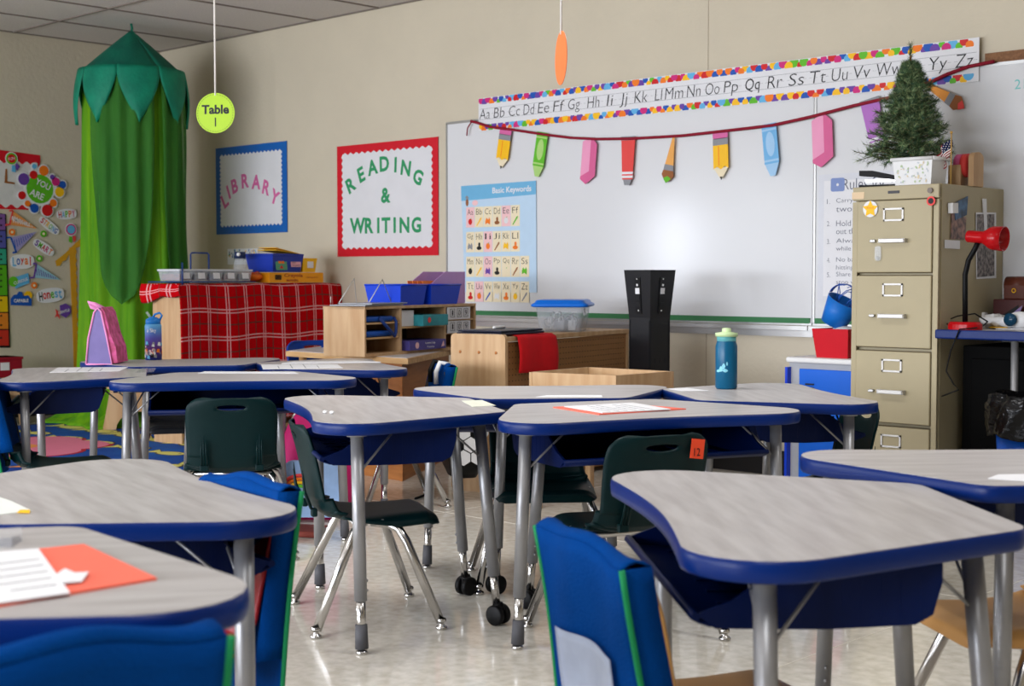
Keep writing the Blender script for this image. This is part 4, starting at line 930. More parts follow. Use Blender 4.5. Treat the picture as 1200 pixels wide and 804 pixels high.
# trash can
tx = ld(1.93, 5.2); r = thing('trash_can', 'blue bin lined with a black bag at the right picture edge', 'trash can', (tx.x, tx.y, 0))
MB().lathe([(0, 0), (.12, 0), (.15, .42), (.145, .42), (.116, .01), (0, .01)], seg=32).build('bin_body', mat('bin_blue', rgb(10, 80, 180), .4), r)
def bag(u, v):
    a = u*2*PI; rr = .172+.010*math.sin(a*7+v*3)+.006*math.sin(a*17+v*9); z = .52-.15*v+.01*math.sin(a*5)
    if v < .12: rr -= .01
    return (rr*math.cos(a), rr*math.sin(a), z)
MB().grid(bag, 60, 10).build('bag', mat('black_bag', rgb(12, 12, 14), .18, bump=.6, bscale=30), r, solid=.002)
MB().grid(lambda u, v: (math.cos(u*2*PI)*(.15-v*.04), math.sin(u*2*PI)*(.15-v*.04), (.52-.3*v)), 40, 4).build('bag_inside', MATS['black_bag'], r, solid=.002)
tq = thing('cardboard_tube', 'tan ring-shaped item poking out of the bin at the picture edge', 'tube', (tx.x+.03, tx.y-.03, .50), rot=(1.2, .3, .4)); MB().lathe([(.05, -.02), (.062, -.02), (.062, .02), (.05, .02), (.05, -.02)], seg=28).build('ring', mat('kraft', rgb(196, 160, 110), .7), tq); MB().lathe([(.062, -.021), (.064, -.02), (.064, .021), (.0625, .021)], seg=28).build('outer_band', M_black, tq)

# ------------------------------------------------------------------ locker cart, bins
lf_ = aty(922, 418, 5.32); LX = lf_.x; LZ = lf_.z
r = thing('locker_cart', 'blue and grey locker unit left of the filing cabinet', 'locker', (LX, 5.32, 0)); LW = FX0-.01-LX
MB().box((LW/2, .2, LZ/2), (LW, .36, LZ-.05), bev=.003).build('case', mat('locker_grey', rgb(176, 178, 182), .45), r)
MB().box((LW/2, .19, LZ-.012), (LW+.0, .40, .024), bev=.008).build('top_slab', M_white, r); MB().box((.004, .19, LZ/2-.02), (.012, .40, LZ-.05)).build('side_edge', M_bluebin, r)
d = MB().box((.058+(LW-.07)/2, .012, LZ/2-.01), (LW-.075, .016, LZ-.08), bev=.003).build('door', mat('locker_blue', rgb(0, 96, 210), .4), r)
m = MB()
for k in range(5): m.box((.115, .001, LZ-.115-k*.016), (.042, .006, .006))
m.build('vent_slot', M_ink, d); MB().box((LW-.012, .0, LZ-.12), (.014, .012, .10)).build('hinge', M_alu, d)
rb = aty(981, 416, 5.42); r = thing('red_bin', 'red plastic bin on top of the blue locker unit', 'bin', (rb.x+.0, 5.44, LZ))
MB().loft([[(-.07, -.07, 0), (.08, -.07, 0), (.08, .09, 0), (-.07, .09, 0)], [(-.085, -.085, .125), (.09, -.085, .125), (.09, .10, .125), (-.085, .10, .125)]], smooth=False, capb=False).build('bin_body', mat('bin_red', rgb(200, 16, 34), .35), r, solid=.004)
MB().ball((.02, .0, .10), .06, 20, (1.1, 1, .62)).build('white_lining', M_white, r)
bk = aty(981, 372, 5.44); r = thing('blue_bucket', 'blue paper bucket lying tilted on the red bin', 'bucket', (bk.x-.02, 5.44, LZ+.145), rot=(0, .5, 0))
MB().lathe([(.0, 0), (.055, 0), (.075, .115), (.071, .115), (.052, .006), (0, .006)], seg=28).build('bucket_body', mat('bucket_blue', rgb(20, 110, 200), .45), r)
MB().grid(lambda u, v: (.078*math.cos(u*PI), -.01+v*.022, .115+.07*math.sin(u*PI)), 16, 1).build('band_handle', mat('handle_blue', rgb(10, 70, 170), .5), r, solid=.002)
m = MB(); rnd = random.Random(9)
for k in range(9):
    a = rnd.uniform(0, 6.28); m.tube([(.02*math.cos(a), .02*math.sin(a), .06), (.04*math.cos(a), .04*math.sin(a), .13), (.055*math.cos(a+.5), .05*math.sin(a+.5), .17), (.03*math.cos(a+1), .03*math.sin(a+1), .16+rnd.uniform(0, .05))], .0022, 5)
m.build('curled_ribbon', mat('ribbon_blue', rgb(40, 90, 180), .4), r)

# ------------------------------------------------------------------ green canopy in the corner
cx_ = atd(154.5, 95, 9.35); CX, CY = cx_.x, cx_.y
def drape_mat(name, c1_, c2_, al):
    m = mat(name, c1_, .75, col2=c2_, nscale=3, stretch=(5, 5, .5), alpha=al, bump=.2, bscale=180); return m
M_d1 = drape_mat('sheer_lime', rgb(108, 164, 8), rgb(72, 138, 14), .96)
M_d2 = drape_mat('sheer_green', rgb(60, 128, 44), rgb(46, 112, 36), .66)
M_cap = mat('leaf_teal', rgb(10, 96, 78), .7, col2=rgb(12, 112, 88), nscale=8, bump=.3, bscale=40)
M_cap2 = mat('leaf_petal', rgb(6, 116, 90), .6, col2=rgb(12, 136, 104), nscale=10, bump=.3, bscale=50)
r = thing('play_canopy', 'tall green leaf-topped fabric play canopy hanging in the room corner', 'canopy', (CX, CY, 0))
ZR = 2.27; RR = .325
def cone(u, v):
    a = u*2*PI; rr = RR*(v**1.0)*(1+.02*math.sin(8*a)) + .004; return (rr*math.cos(a), rr*math.sin(a), 2.555-(2.555-ZR)*v**1.05)
MB().grid(cone, 48, 12).build('pointed_roof', M_cap, r, solid=.002)
for k in range(8):
    a0 = 2*PI*k/8+.36
    def pet(u, v, a0=a0):
        wv = .5*(1 if v < .12 else max(0, 1-((v-.12)/.88)**1.5)); a = a0+(u-.5)*(2*PI/8)*1.0*(wv*2)
        rr = RR+.012+.02*math.sin(v*PI)+.02*(1-abs(u*2-1)**2)*v; return (rr*math.cos(a), rr*math.sin(a), ZR+.02-v*.36)
    MB().grid(pet, 12, 14).build('leaf_petal', M_cap2, r, solid=.003)
MB().tube([(0, 0, 2.53), (.01, 0, 2.57), (0, 0, ZC)], .008, 8).tube([(0, 0, 2.56), (.03, 0, 2.54), (.04, 0, 2.5), (.02, 0, 2.49), (0, 0, 2.52)], .004, 6).build('hanging_loop', M_cap, r)
def dr(u, v):
    a = u*2*PI; fold = .018*math.sin(a*9+.5*math.sin(v*3))+.010*math.sin(a*19); rr = RR-.02+fold*(.4+v)+.05*v**2; z = ZR+.01-(ZR-.02)*v
    return (rr*math.cos(a), rr*math.sin(a), z)
MB().grid(dr, 160, 24).build('lime_drape', M_d1, r, solid=.002)
# darker curtain swags on the camera side; view direction from canopy to camera
va = math.atan2(-CY, -CX)
def swag(ca, wa, zb, name):
    def fn(u, v):
        wv = (1-v**3)**.5 if v < 1 else 0; a = ca+(u-.5)*2*wa*wv; rr = RR+.004+.012*math.sin(a*22)+.045*v+.01*math.sin(v*8)
        return (rr*math.cos(a), rr*math.sin(a), ZR+.0-(ZR-zb)*v)
    MB().grid(fn, 30, 26).build(name, M_d2, r, solid=.002)
swag(va-.20, .60, .78, 'dark_green_swag'); swag(va+.98, .42, .50, 'dark_green_swag')
# fabric pooled on the floor
def pool(u, v):
    a = u*2*PI; rr = (.30+.22*v)*(1+.12*math.sin(a*5)+.06*math.sin(a*11)); z = .10*(1-v)*(1+.4*math.sin(a*7))+.012+.02*(math.sin(a*9+v*6)+1)*(1-v)
    return (rr*math.cos(a)*1.0, rr*math.sin(a)*1.0, z)
MB().grid(pool, 90, 8).build('pooled_hem', M_d1, r, solid=.004)

# ------------------------------------------------------------------ rug
RX0, RX1, RY0, RY1 = -8.5, -5.9, 2.3, 4.74
M_rug = mat('rug_blue', rgb(16, 92, 178), .95, col2=rgb(10, 60, 150), nscale=2.2, bump=.3, bscale=400)
r = thing('reading_rug', 'blue classroom rug with yellow fish and a pink flower', 'rug', ((RX0+RX1)/2, (RY0+RY1)/2, 0))
HX, HY = (RX1-RX0)/2, (RY1-RY0)/2
MB().prism(rrect(-HX, -HY, HX, HY, .12), 0, .008).build('pile', M_rug, r)
M_rn = mat('rug_navy', rgb(14, 40, 110), .95); m = MB()
pl0 = rrect(-HX, -HY, HX, HY, .12); pl1 = rrect(-HX+.04, -HY+.04, HX-.04, HY-.04, .1)
for k in range(len(pl0)): m.prism([pl0[k-1], pl0[k], pl1[k], pl1[k-1]], .004, .0088)
m.build('rug_binding', M_rn, r)
M_ry = mat('rug_yellow', rgb(226, 220, 120), .95); M_rp = mat('rug_pink', rgb(236, 130, 160), .95); M_rr = mat('rug_red', rgb(190, 30, 50), .95); M_ro = mat('rug_orange', rgb(236, 150, 80), .95); M_rg = mat('rug_green', rgb(110, 170, 90), .95)
fi = MB(); rnd = random.Random(2)
def fish(x, y, a, s_, body=M_ry):
    c, q = math.cos(a), math.sin(a); T = lambda pl: [(x+px*c*s_-py*q*s_, y+px*q*s_+py*c*s_) for px, py in pl]
    fi.use(M_ink); fi.prism(T(circ(0, 0, .135, 18, .085)+[]), .008, .0090); fi.prism(T([(-.09, 0), (-.24, .10), (-.22, 0), (-.24, -.10)]), .008, .0090)
    fi.use(body); fi.prism(T(circ(0, 0, .12, 18, .07)), .009, .0094); fi.prism(T([(-.10, 0), (-.22, .08), (-.2, 0), (-.22, -.08)]), .009, .0094)
    fi.use(M_ink); fi.prism(T(circ(.07, .02, .012, 8)), .0094, .0098)
for k in range(7): fish(-HX+.35+k*.34, HY-.20, .1, 1)
for k in range(5): fish(HX-.22, HY-.5-k*.36, -1.45, 1)
for k in range(4): fish(-HX+.3, HY-.6-k*.4, 1.5, 1)
for k in range(5): fish(-HX+.5+k*.36, HY-.52, .1+.2*(k % 2), .8)
fish(-.05+.75, -.05, .3, .9, M_ro); fish(.55, -.55, .6, 1.3, M_ro)
fi.build('fish_print', None, r)
fl_ = MB(); fx, fy = -.25, .25
fl_.use(M_rr)
for k in range(6): a = k*PI/3; fl_.prism(circ(fx+.30*math.cos(a), fy+.30*math.sin(a), .25, 20), .008, .0088+k*.00001)
fl_.use(M_rp)
for k in range(6): a = k*PI/3; fl_.prism(circ(fx+.30*math.cos(a), fy+.30*math.sin(a), .225, 20), .009, .0095+k*.00001)
fl_.prism(circ(fx, fy, .3, 20), .009, .0098); fl_.use(M_ro); fl_.prism(circ(fx, fy, .14, 20), .0095, .0102)
fl_.use(M_rg); fl_.prism([(fx+.4, fy-.3), (fx+.7, fy-.22), (fx+1.0, fy-.4), (fx+.95, fy-.32), (fx+.7, fy-.12), (fx+.42, fy-.22)], .008, .009); fl_.prism([(fx+.2, fy-.5), (fx+.5, fy-.75), (fx+.9, fy-.72), (fx+.85, fy-.62), (fx+.5, fy-.66), (fx+.28, fy-.44)], .008, .009)
fl_.use(M_rr); fl_.prism([(-HX+.3, .1), (-HX+.9, .15), (-HX+.55, -.25)], .008, .009)
fl_.build('flower_print', None, r)

# ------------------------------------------------------------------ shelf under the plaid cloth
SA = math.radians(98); sp = ld(-1.865, 8.0); SL, SDp, SHt = 1.24, .235, .90
# local x = along the shelf (away), local y = depth towards the left (behind the cloth)
r = thing('book_shelf', 'birch book shelf, its near end panel showing beside the red plaid cloth', 'shelf', (sp.x, sp.y, 0), SA)
MB().box((.009, SDp/2, SHt/2), (.018, SDp, SHt), bev=.003).build('end_panel', M_wood, r); MB().box((SL-.009, SDp/2, SHt/2), (.018, SDp, SHt)).build('end_panel', M_wood, r)
for z in (.05, .45, SHt-.009): MB().box((SL/2, SDp/2, z), (SL-.036, SDp-.004, .018)).build('shelf_board', M_wood, r)
MB().box((SL/2, SDp-.006, SHt/2), (SL-.036, .008, SHt-.04)).build('back_panel', M_wood, r)
def plaid():
    m = bpy.data.materials.new('red_plaid'); m.use_nodes = True; nt = m.node_tree; n = nt.nodes; L = nt.links; b = n['Principled BSDF']; b.inputs['Roughness'].default_value = .9; b.inputs['Specular IOR Level'].default_value = .05
    uv = n.new('ShaderNodeUVMap'); sx = n.new('ShaderNodeSeparateXYZ'); L.new(uv.outputs[0], sx.inputs[0])
    def M(op, a, b_=None, c=None):
        q = n.new('ShaderNodeMath'); q.operation = op
        for i, v in enumerate((a, b_, c)):
            if v is None: continue
            if isinstance(v, (int, float)): q.inputs[i].default_value = v
            else: L.new(v, q.inputs[i])
        return q.outputs[0]
    def lines(src, per, cs, w_):
        f = M('FRACT', M('DIVIDE', src, per)); out = None
        for c in cs:
            v = M('LESS_THAN', M('ABSOLUTE', M('SUBTRACT', f, c)), w_/per/2); out = v if out is None else M('MAXIMUM', out, v)
        return out
    U, V = sx.outputs[0], sx.outputs[1]
    wh = M('MAXIMUM', lines(U, .145, (.40, .53), .007), lines(V, .155, (.40, .52), .007))
    gr = M('MAXIMUM', lines(U, .145, (.95,), .008), lines(V, .155, (.95,), .008))
    mx1 = n.new('ShaderNodeMix'); mx1.data_type = 'RGBA'; mx1.inputs['A'].default_value = rgb(186, 4, 14); mx1.inputs['B'].default_value = rgb(110, 50, 44); L.new(gr, mx1.inputs['Factor'])
    mx2 = n.new('ShaderNodeMix'); mx2.data_type = 'RGBA'; mx2.inputs['B'].default_value = rgb(228, 170, 172); L.new(mx1.outputs['Result'], mx2.inputs['A']); L.new(M('MULTIPLY', wh, .85), mx2.inputs['Factor'])
    L.new(mx2.outputs['Result'], b.inputs['Base Color']); return m
M_pl = plaid()
def cl(u, v):   # u along, v: 0 back edge of the top .. front edge .. down to the hem
    x = -.03 + u*(SL+.10); wob = .010*math.sin(u*23)+.008*math.sin(u*41+2)
    top = .23
    if v < top: y = SDp+.02 - (SDp+.04)*(v/top); z = SHt+.012+.003*math.sin(u*30)
    else:
        t = (v-top)/(1-top); y = -.02-.012*math.sin(min(t*6, 1.57))-wob*(.3+t)*.9; z = SHt+.008-t*.80+.006*math.sin(u*17)
        x += .02*t*math.sin(u*3)
    return (x, y, z)
m = MB().grid(cl, 90, 46, uvfn=lambda u, v: (u*(SL+.1), v*1.02))
# gathered end hanging over the near end panel
def cle(u, v): return (-.03-.012*math.sin(v*PI)-.01*math.sin(u*12), SDp+.06-(SDp+.09)*u, SHt+.014-v*(.06+.05*u*(1-u)*4*0+.05*(1-u)) - .01*math.sin(u*9)*v)
m.grid(cle, 20, 8, uvfn=lambda u, v: (v*.14, u*.3))
tag(m.build('plaid_cloth', M_pl, None, solid=.003), 'red plaid tablecloth draped over the book shelf', 'cloth')
o = bpy.data.objects['plaid_cloth']; o.location = (sp.x, sp.y, 0); o.rotation_euler = (0, 0, SA)
def onshelf(lx, ly, z=0): c, s_ = math.cos(SA), math.sin(SA); return (sp.x+lx*c-ly*s_, sp.y+lx*s_+ly*c, SHt+.018+z)
# caddy of five clear boxes
r = thing('wire_caddy', 'dark blue wire caddy holding the row of clear boxes on the plaid cloth', 'caddy', onshelf(-.02, .11), SA)
m = MB()
for a, b in (((-.02, -.11), (.60, -.11)), ((.60, -.11), (.60, .11)), ((.60, .11), (-.02, .11)), ((-.02, .11), (-.02, -.11))): m.tube([(a[0], a[1], .006), (b[0], b[1], .006)], .004, 6)
m.build('wire_frame', mat('navy_wire', rgb(30, 60, 120), .4), r)
MB().tube([(.25, .06, .01), (.25, .06, .165), (.26, .06, .175), (.38, .06, .175), (.39, .06, .165), (.39, .06, .01)], .005, 8).build('handle', MATS['navy_wire'], r)
MB().tube([(.02, -.13, -.01), (.02, -.13, .115)], .005, 8).build('end_post', MATS['navy_wire'], r)
M_cnt = mat('mixed_beads', rgb(70, 70, 96), .5, col2=rgb(170, 110, 100), nscale=50)
for k in range(5):
    bx = thing('clear_box', ['clear lidded box, nearest in the wire caddy row', 'clear lidded box, second from the left in the wire caddy', 'clear lidded box of blue bits in the middle of the caddy', 'clear lidded box of dark red bits, fourth in the caddy', 'clear lidded box at the far right end of the caddy'][k], 'box', onshelf(.035+k*.113, .095, .012), SA, 'clear lidded boxes in the wire caddy')
    MB().loft([[(-.042, -.10, 0), (.042, -.10, 0), (.042, .06, 0), (-.042, .06, 0)], [(-.05, -.108, .055), (.05, -.108, .055), (.05, .068, .055), (-.05, .068, .055)]], smooth=False, capb=False).build('box_body', M_clear, bx, solid=.002)
    MB().box((0, -.02, .061), (.112, .19, .012), bev=.004).build('lid', mat('frosted_lid', rgb(214, 218, 222), .3, alpha=.9), bx)
    MB().box((0, -.02, .022), (.078, .15, .036), bev=.006).build('contents', [M_cnt, mat('beads_grey', rgb(120, 120, 130), .5, noise=.4, nscale=50), mat('beads_blue', rgb(60, 84, 150), .5, noise=.5, nscale=50), mat('beads_red', rgb(120, 36, 56), .5, noise=.5, nscale=50), mat('beads_dark', rgb(60, 50, 70), .5, noise=.5, nscale=50)][k], bx)
    MB().box((0, -.1085, .03), (.05, .002, .034), Matrix.Rotation(-.13, 3, 'X')).build('label', M_paper, bx)
def sbox(name, label, cat, lx, ly, rz=0, z=0): return thing(name, label, cat, onshelf(lx, ly, z), SA+rz)
r = sbox('marker_carton', 'yellow-orange marker carton lying on the plaid cloth', 'box', .70, -.005); MB().box((.22, .09, .031), (.47, .19, .062), bev=.002).build('carton', mat('carton_yellow', rgb(242, 160, 20), .5), r)
m = MB(); Mf = Matrix.Translation((.22, -.006, .03)) @ Matrix.Rotation(PI/2, 4, 'X'); add_text(m, 'Crayola', -.03, .012, .16, .026, 0, M=Mf, off=.02); add_text(m, 'MARKERS', -.04, -.016, .10, .014, 0, M=Mf, off=.02); add_text(m, 'classpack', .13, .002, .11, .014, 0, M=Mf); m.build('lettering', mat('carton_red', rgb(170, 60, 20), .5), r)
m = MB(); m.box((-.17+.22, -.0062, .032), (.001, .001, .03)); 
for k in range(12): m.box((.035+k*.0045, -.0062, .033), (.002 if k % 3 else .003, .001, .03))
m.build('barcode', M_ink, r)
r = sbox('orange_pouch', 'orange zip pouch lying between the clear boxes and the marker carton', 'pouch', .63, .05); MB().ball((0, .05, .035), .05, 16, (1.5, 1.6, .6)).build('pouch_body', M_org, r); MB().tube([(-.06, .0, .05), (0, -.02, .066), (.06, .02, .052)], .003, 6).build('zip', mat('zip_red', rgb(220, 70, 30), .5), r)
r = sbox('craft_bin', 'blue plastic bin with a drawn picture card, on the marker carton', 'bin', .80, .02, .10, .066); MB().loft([[(-.10, -.03, 0), (.16, -.03, 0), (.16, .15, 0), (-.10, .15, 0)], [(-.115, -.045, .10), (.175, -.045, .10), (.175, .165, .10), (-.115, .165, .10)]], smooth=False, capb=False).build('bin_body', mat('bin_navy', rgb(14, 50, 160), .35), r, solid=.005)
MB().box((.03, .06, .105), (.30, .215, .01), bev=.003).build('bin_rim', MATS['bin_navy'], r)
Mf = Matrix.Translation((0, -.0405, .05)) @ Matrix.Rotation(PI/2-.13, 4, 'X'); m = MB(); m.use(mat('card_green', rgb(90, 160, 120), .5)); m.prism(rrect(-.085, -.04, .02, .045, .008), 0, .002, Mf); m.use(M_org); m.prism([(-.06, .0), (-.035, .0), (-.035, .035), (-.06, .035)], .002, .003, Mf); m.prism([(-.03, .0), (-.005, .0), (-.005, .035), (-.03, .035)], .002, .003, Mf); m.use(M_red); m.prism([(-.055, -.03), (-.035, -.01), (-.015, -.03)], .002, .003, Mf); m.build('picture_card', None, r)
m = MB(); m.prism([(.06, -.02), (.155, -.02), (.155, .018), (.06, .018)], 0, .002, Mf); m.build('label', mat('label_pink', rgb(240, 180, 190), .5), r); m = MB(); add_text(m, 'Little\nOrnament', .107, -.001, .08, .028, .0025, M=Mf); m.build('label_print', M_ink, r)
r = sbox('yellow_bin', 'yellow plastic bin behind the blue craft bin', 'bin', 1.04, .02, .05, .066); MB().loft([[(-.05, -.01, 0), (.06, -.01, 0), (.06, .15, 0), (-.05, .15, 0)], [(-.06, -.02, .085), (.07, -.02, .085), (.07, .165, .085), (-.06, .165, .085)]], smooth=False, capb=False).build('bin_body', M_yel, r, solid=.005); MB().box((.01, -.019, .045), (.055, .002, .04)).build('label', M_paper, r)
r = sbox('yellow_folder', 'yellow folder lying on top of the blue craft bin', 'folder', .86, .05, .15, .18); MB().box((0, .03, .008), (.24, .14, .004), Matrix.Rotation(.08, 3, 'Y')).box((.0, .03, .016), (.23, .13, .003), Matrix.Rotation(.14, 3, 'Y')).build('cover', M_yel, r)
r = sbox('drink_bottle', 'clear bottle with a navy cap standing behind the carton', 'bottle', .58, .13); MB().lathe([(0, 0), (.036, 0), (.038, .01), (.038, .12), (.03, .135), (.03, .15), (0, .15)], seg=24).build('bottle_body', M_clear, r); MB().lathe([(0, .145), (.034, .145), (.034, .185), (0, .185)], seg=24).build('cap', mat('navy_cap', rgb(34, 48, 84), .4), r); MB().ball((-.03, -.02, .17), .012, 10).build('cap_loop', M_white, r)
f_ = Flat('quote_card', 'small white leaf-dotted card on the wall above the plaid-covered shelf', 'card', 284, 309, off=.003)
a = f_.l(267, 310); b = f_.l(302, 291); MB().prism([(a[0], a[1]), (b[0], a[1]), (b[0], b[1]), (a[0], b[1])], 0, .002).build('sheet', M_paper, f_.root)
m = MB(); rnd = random.Random(4)
for k in range(70):
    m.use([M_grn, M_sky, M_ink, M_yel, M_blu][k % 5]); x = rnd.uniform(a[0]+.01, b[0]-.01); y = rnd.uniform(a[1]+(b[1]-a[1])*.45, b[1]-.008); m.prism(circ(x, y, .004, 6, .007), .002, .003)
m.build('leaf_dots', None, f_.root); m = MB(); add_text(m, 'Why I am lucky', (a[0]+b[0])/2+.02, a[1]+.035, .24, .028, .003, off=-.01); m.build('lettering', M_ink, f_.root)

# ------------------------------------------------------------------ brown table and its cubby hutch
TZ = .578; A_ = atz(335, 411, TZ); B_ = atz(478, 420, TZ); C_ = atz(531, 409, TZ)
e1 = (A_-B_); e2 = (C_-B_); ang_t = math.atan2(e2.y, e2.x)
r = thing('wooden_table', 'brown wooden table with a pale top carrying the cubby hutch', 'table', (B_.x, B_.y, 0))
c = B_; pA = A_-B_; pC = e2.normalized()*.95; pl = [(0, 0), (pC.x, pC.y), (pA.x+pC.x, pA.y+pC.y), (pA.x, pA.y)]
MB().prism([(x, y) for x, y in pl], TZ-.028, TZ-.002).build('tabletop', M_wood2, r)
cen_ = Vector(((pA.x+pC.x)/2, (pA.y+pC.y)/2)); MB().prism([tuple(cen_+(Vector(p_)-cen_)*.97) for p_ in pl], TZ-.002, TZ).build('top_laminate', mat('pale_laminate', rgb(210, 204, 200), .35), r)
n1 = e1.normalized(); n2 = e2.normalized()
q0 = n1*.05+n2*.02
MB().prism([(q0.x, q0.y), (q0.x+n2.x*.9, q0.y+n2.y*.9), (q0.x+n2.x*.9+n1.x*.02, q0.y+n2.y*.9+n1.y*.02), (q0.x+n1.x*.02, q0.y+n1.y*.02)], 0, TZ-.028).build('side_panel', M_oak, r)
L1_ = e1.length*.55
MB().prism([(q0.x+n2.x*.01, q0.y+n2.y*.01), (q0.x+n1.x*L1_, q0.y+n1.y*L1_), (q0.x+n1.x*L1_+n2.x*.03, q0.y+n1.y*L1_+n2.y*.03), (q0.x+n2.x*.03, q0.y+n2.y*.03)], .0, TZ-.028).build('front_panel', M_oak, r)
q1 = n1*(e1.length-.1)+n2*.08
MB().tube([(q1.x, q1.y, 0), (q1.x, q1.y, TZ-.028)], .02, 12).build('leg', M_wood2, r)
HA = math.radians(104); hp = ld(-.686, 6.62); HL, HD, HH = 1.0, .24, .236
r = thing('cubby_hutch', 'birch cubby hutch with shelves, standing on the brown table', 'shelf', (hp.x, hp.y, TZ), HA)
# local x away along the front, local y towards left (depth). opening faces -y
t = .014
MB().box((t/2, HD/2, HH/2), (t, HD, HH), bev=.002).build('end_panel', M_wood, r); MB().box((HL-t/2, HD/2, HH/2), (t, HD, HH)).build('end_panel', M_wood, r)
MB().box((HL/2, HD/2, HH-t/2), (HL, HD+.004, t), bev=.002).build('top_board', M_wood, r); MB().box((HL/2, HD/2, t/2), (HL-2*t, HD, t)).build('bottom_board', M_wood, r)
MB().box((HL/2, HD-.004, HH/2), (HL-2*t, .006, HH-2*t)).build('back_panel', mat('dark_hardboard', rgb(70, 50, 34), .7), r)
for x in (.30, .70): MB().box((x, HD/2, HH/2), (t, HD, HH-2*t)).build('divider', M_wood, r)
for x0, x1, zz in ((t, .30, (.085, .155)), (.30, .70, (.128,)), (.70, HL-t, (.085, .155))):
    for z in zz: MB().box(((x0+x1)/2, HD/2, z), (x1-x0-t, HD-.01, .008)).build('cubby_shelf', M_wood2, r)
def onh(lx, ly, z): c, s_ = math.cos(HA), math.sin(HA); return (hp.x+lx*c-ly*s_, hp.y+lx*s_+ly*c, TZ+z)
M_stp = mat('bag_blue', rgb(20, 84, 180), .5, noise=.3, nscale=20)
r = thing('strap_bag', 'blue bag with a loose strap in the left cubby', 'bag', onh(.15, .03, .16), HA); MB().box((0, .06, .014), (.22, .15, .026), bev=.008).build('bag_body', M_stp, r)
MB().tube([(-.02, -.02, .02), (.02, -.035, -.02), (.09, -.035, -.07), (.10, -.035, -.05), (.11, -.03, .0), (.11, -.015, .02)], .008, 6).build('strap', mat('strap_blue', rgb(30, 60, 130), .5), r)
r = thing('folded_cloth', 'folded blue cloth on the middle shelf of the left cubby', 'cloth', onh(.15, .03, .089), HA); MB().box((0, .06, .015), (.22, .15, .028), bev=.01).build('fold', M_stp, r)
r = thing('white_box', 'small plain white box in the middle cubby', 'box', onh(.35, .01, .132), HA); MB().box((.02, .05, .04), (.13, .09, .078), bev=.002).build('carton', M_paper, r)
r = thing('game_box', 'teal game box lying beside the white box in the cubby', 'box', onh(.46, -.02, .132), HA, 'game boxes in the cubby hutch'); MB().box((.09, .07, .028), (.23, .18, .055), bev=.002).build('carton', mat('teal_box', rgb(50, 150, 160), .45, noise=.2, nscale=30), r); MB().prism(circ(.03, .03, .014, 12), 0, .001, Matrix.Translation((0, -.0205, 0)) @ Matrix.Rotation(PI/2, 4, 'X')).build('mark', M_cor, r)
r = thing('game_box', 'purple and green game box at the bottom of the middle cubby', 'box', onh(.33, -.01, .0145), HA, 'game boxes in the cubby hutch'); MB().box((.18, .08, .024), (.33, .18, .047), bev=.002).build('carton', mat('purple_box', rgb(84, 76, 150), .45, noise=.15), r)
m = MB(); Mf = Matrix.Translation((.18, -.0108, .024)) @ Matrix.Rotation(PI/2, 4, 'X'); add_text(m, 'Light Up', .02, .008, .09, .012, 0, M=Mf, off=.02); add_text(m, 'Table', .02, -.01, .07, .008, 0, M=Mf); m.build('lettering', M_paper, r)
MB().prism(circ(-.10, .0, .016, 12), 0, .001, Mf).prism([(.12, -.014), (.15, -.01), (.14, .016), (.128, .0)], 0, .001, Mf).build('picture', M_pnk2, r)
for k, (z, lab) in enumerate(((.159, 'number cards reading 109 leaning in the top right cubby'), (.089, 'number cards in the middle right cubby'))):
    r = thing('number_cards', lab, 'cards', onh(.73, -.01, z), HA, 'number card stacks'); h_ = .062
    MB().box((.10, .01, h_/2-.002), (.22, .004, h_)).build('card', M_paper, r); m = MB(); Mf = Matrix.Translation((.10, .007, h_/2)) @ Matrix.Rotation(PI/2, 4, 'X')
    for i, ch in enumerate('109'):
        x = -.065+i*.065
        for a_, b__ in (((x-.02, -.022), (x+.02, -.02)), ((x-.02, .02), (x+.02, .022)), ((x-.021, -.022), (x-.019, .022)), ((x+.019, -.022), (x+.021, .022))): m.prism([(a_[0], a_[1]), (b__[0], a_[1]), (b__[0], b__[1]), (a_[0], b__[1])], 0, .0008, Mf)
        add_text(m, ch, x, 0, .012 if ch == '1' else .02, .028, .001, M=Mf)
    m.build('number_print', M_ink, r)
# things on the hutch
r = thing('letter_tray', 'flat grey metal tray on top of the hutch', 'tray', onh(.03, .0, HH+.001), HA+.05); MB().box((.13, .09, .004), (.34, .20, .006), bev=.002).box((.17, .08, .011), (.32, .19, .006), bev=.002).build('tray_plate', mat('tray_grey', rgb(150, 152, 156), .35, metal=.5), r)
r = thing('wire_book_stand', 'thin white wire book stand with triangular supports on the hutch', 'stand', onh(.08, .04, HH+.016), HA+.05)
m = MB(); m.tube([(-.03, .14, .0), (.10, .14, .115), (.12, .14, .0)], .0025, 6); m.build('wire_support', mat('white_wire', rgb(206, 204, 198), .4), r)
m = MB(); m.tube([(.06, .03, .0), (.18, .03, .11), (.26, .03, .0)], .0025, 6); m.build('wire_support', MATS['white_wire'], r); MB().tube([(-.10, .14, .03), (-.10, .14, .03), (.03, .14, .03)], .002, 6).tube([(-.10, .14, 0), (-.10, .14, .03)], .002, 6).build('wire_rail', MATS['white_wire'], r)
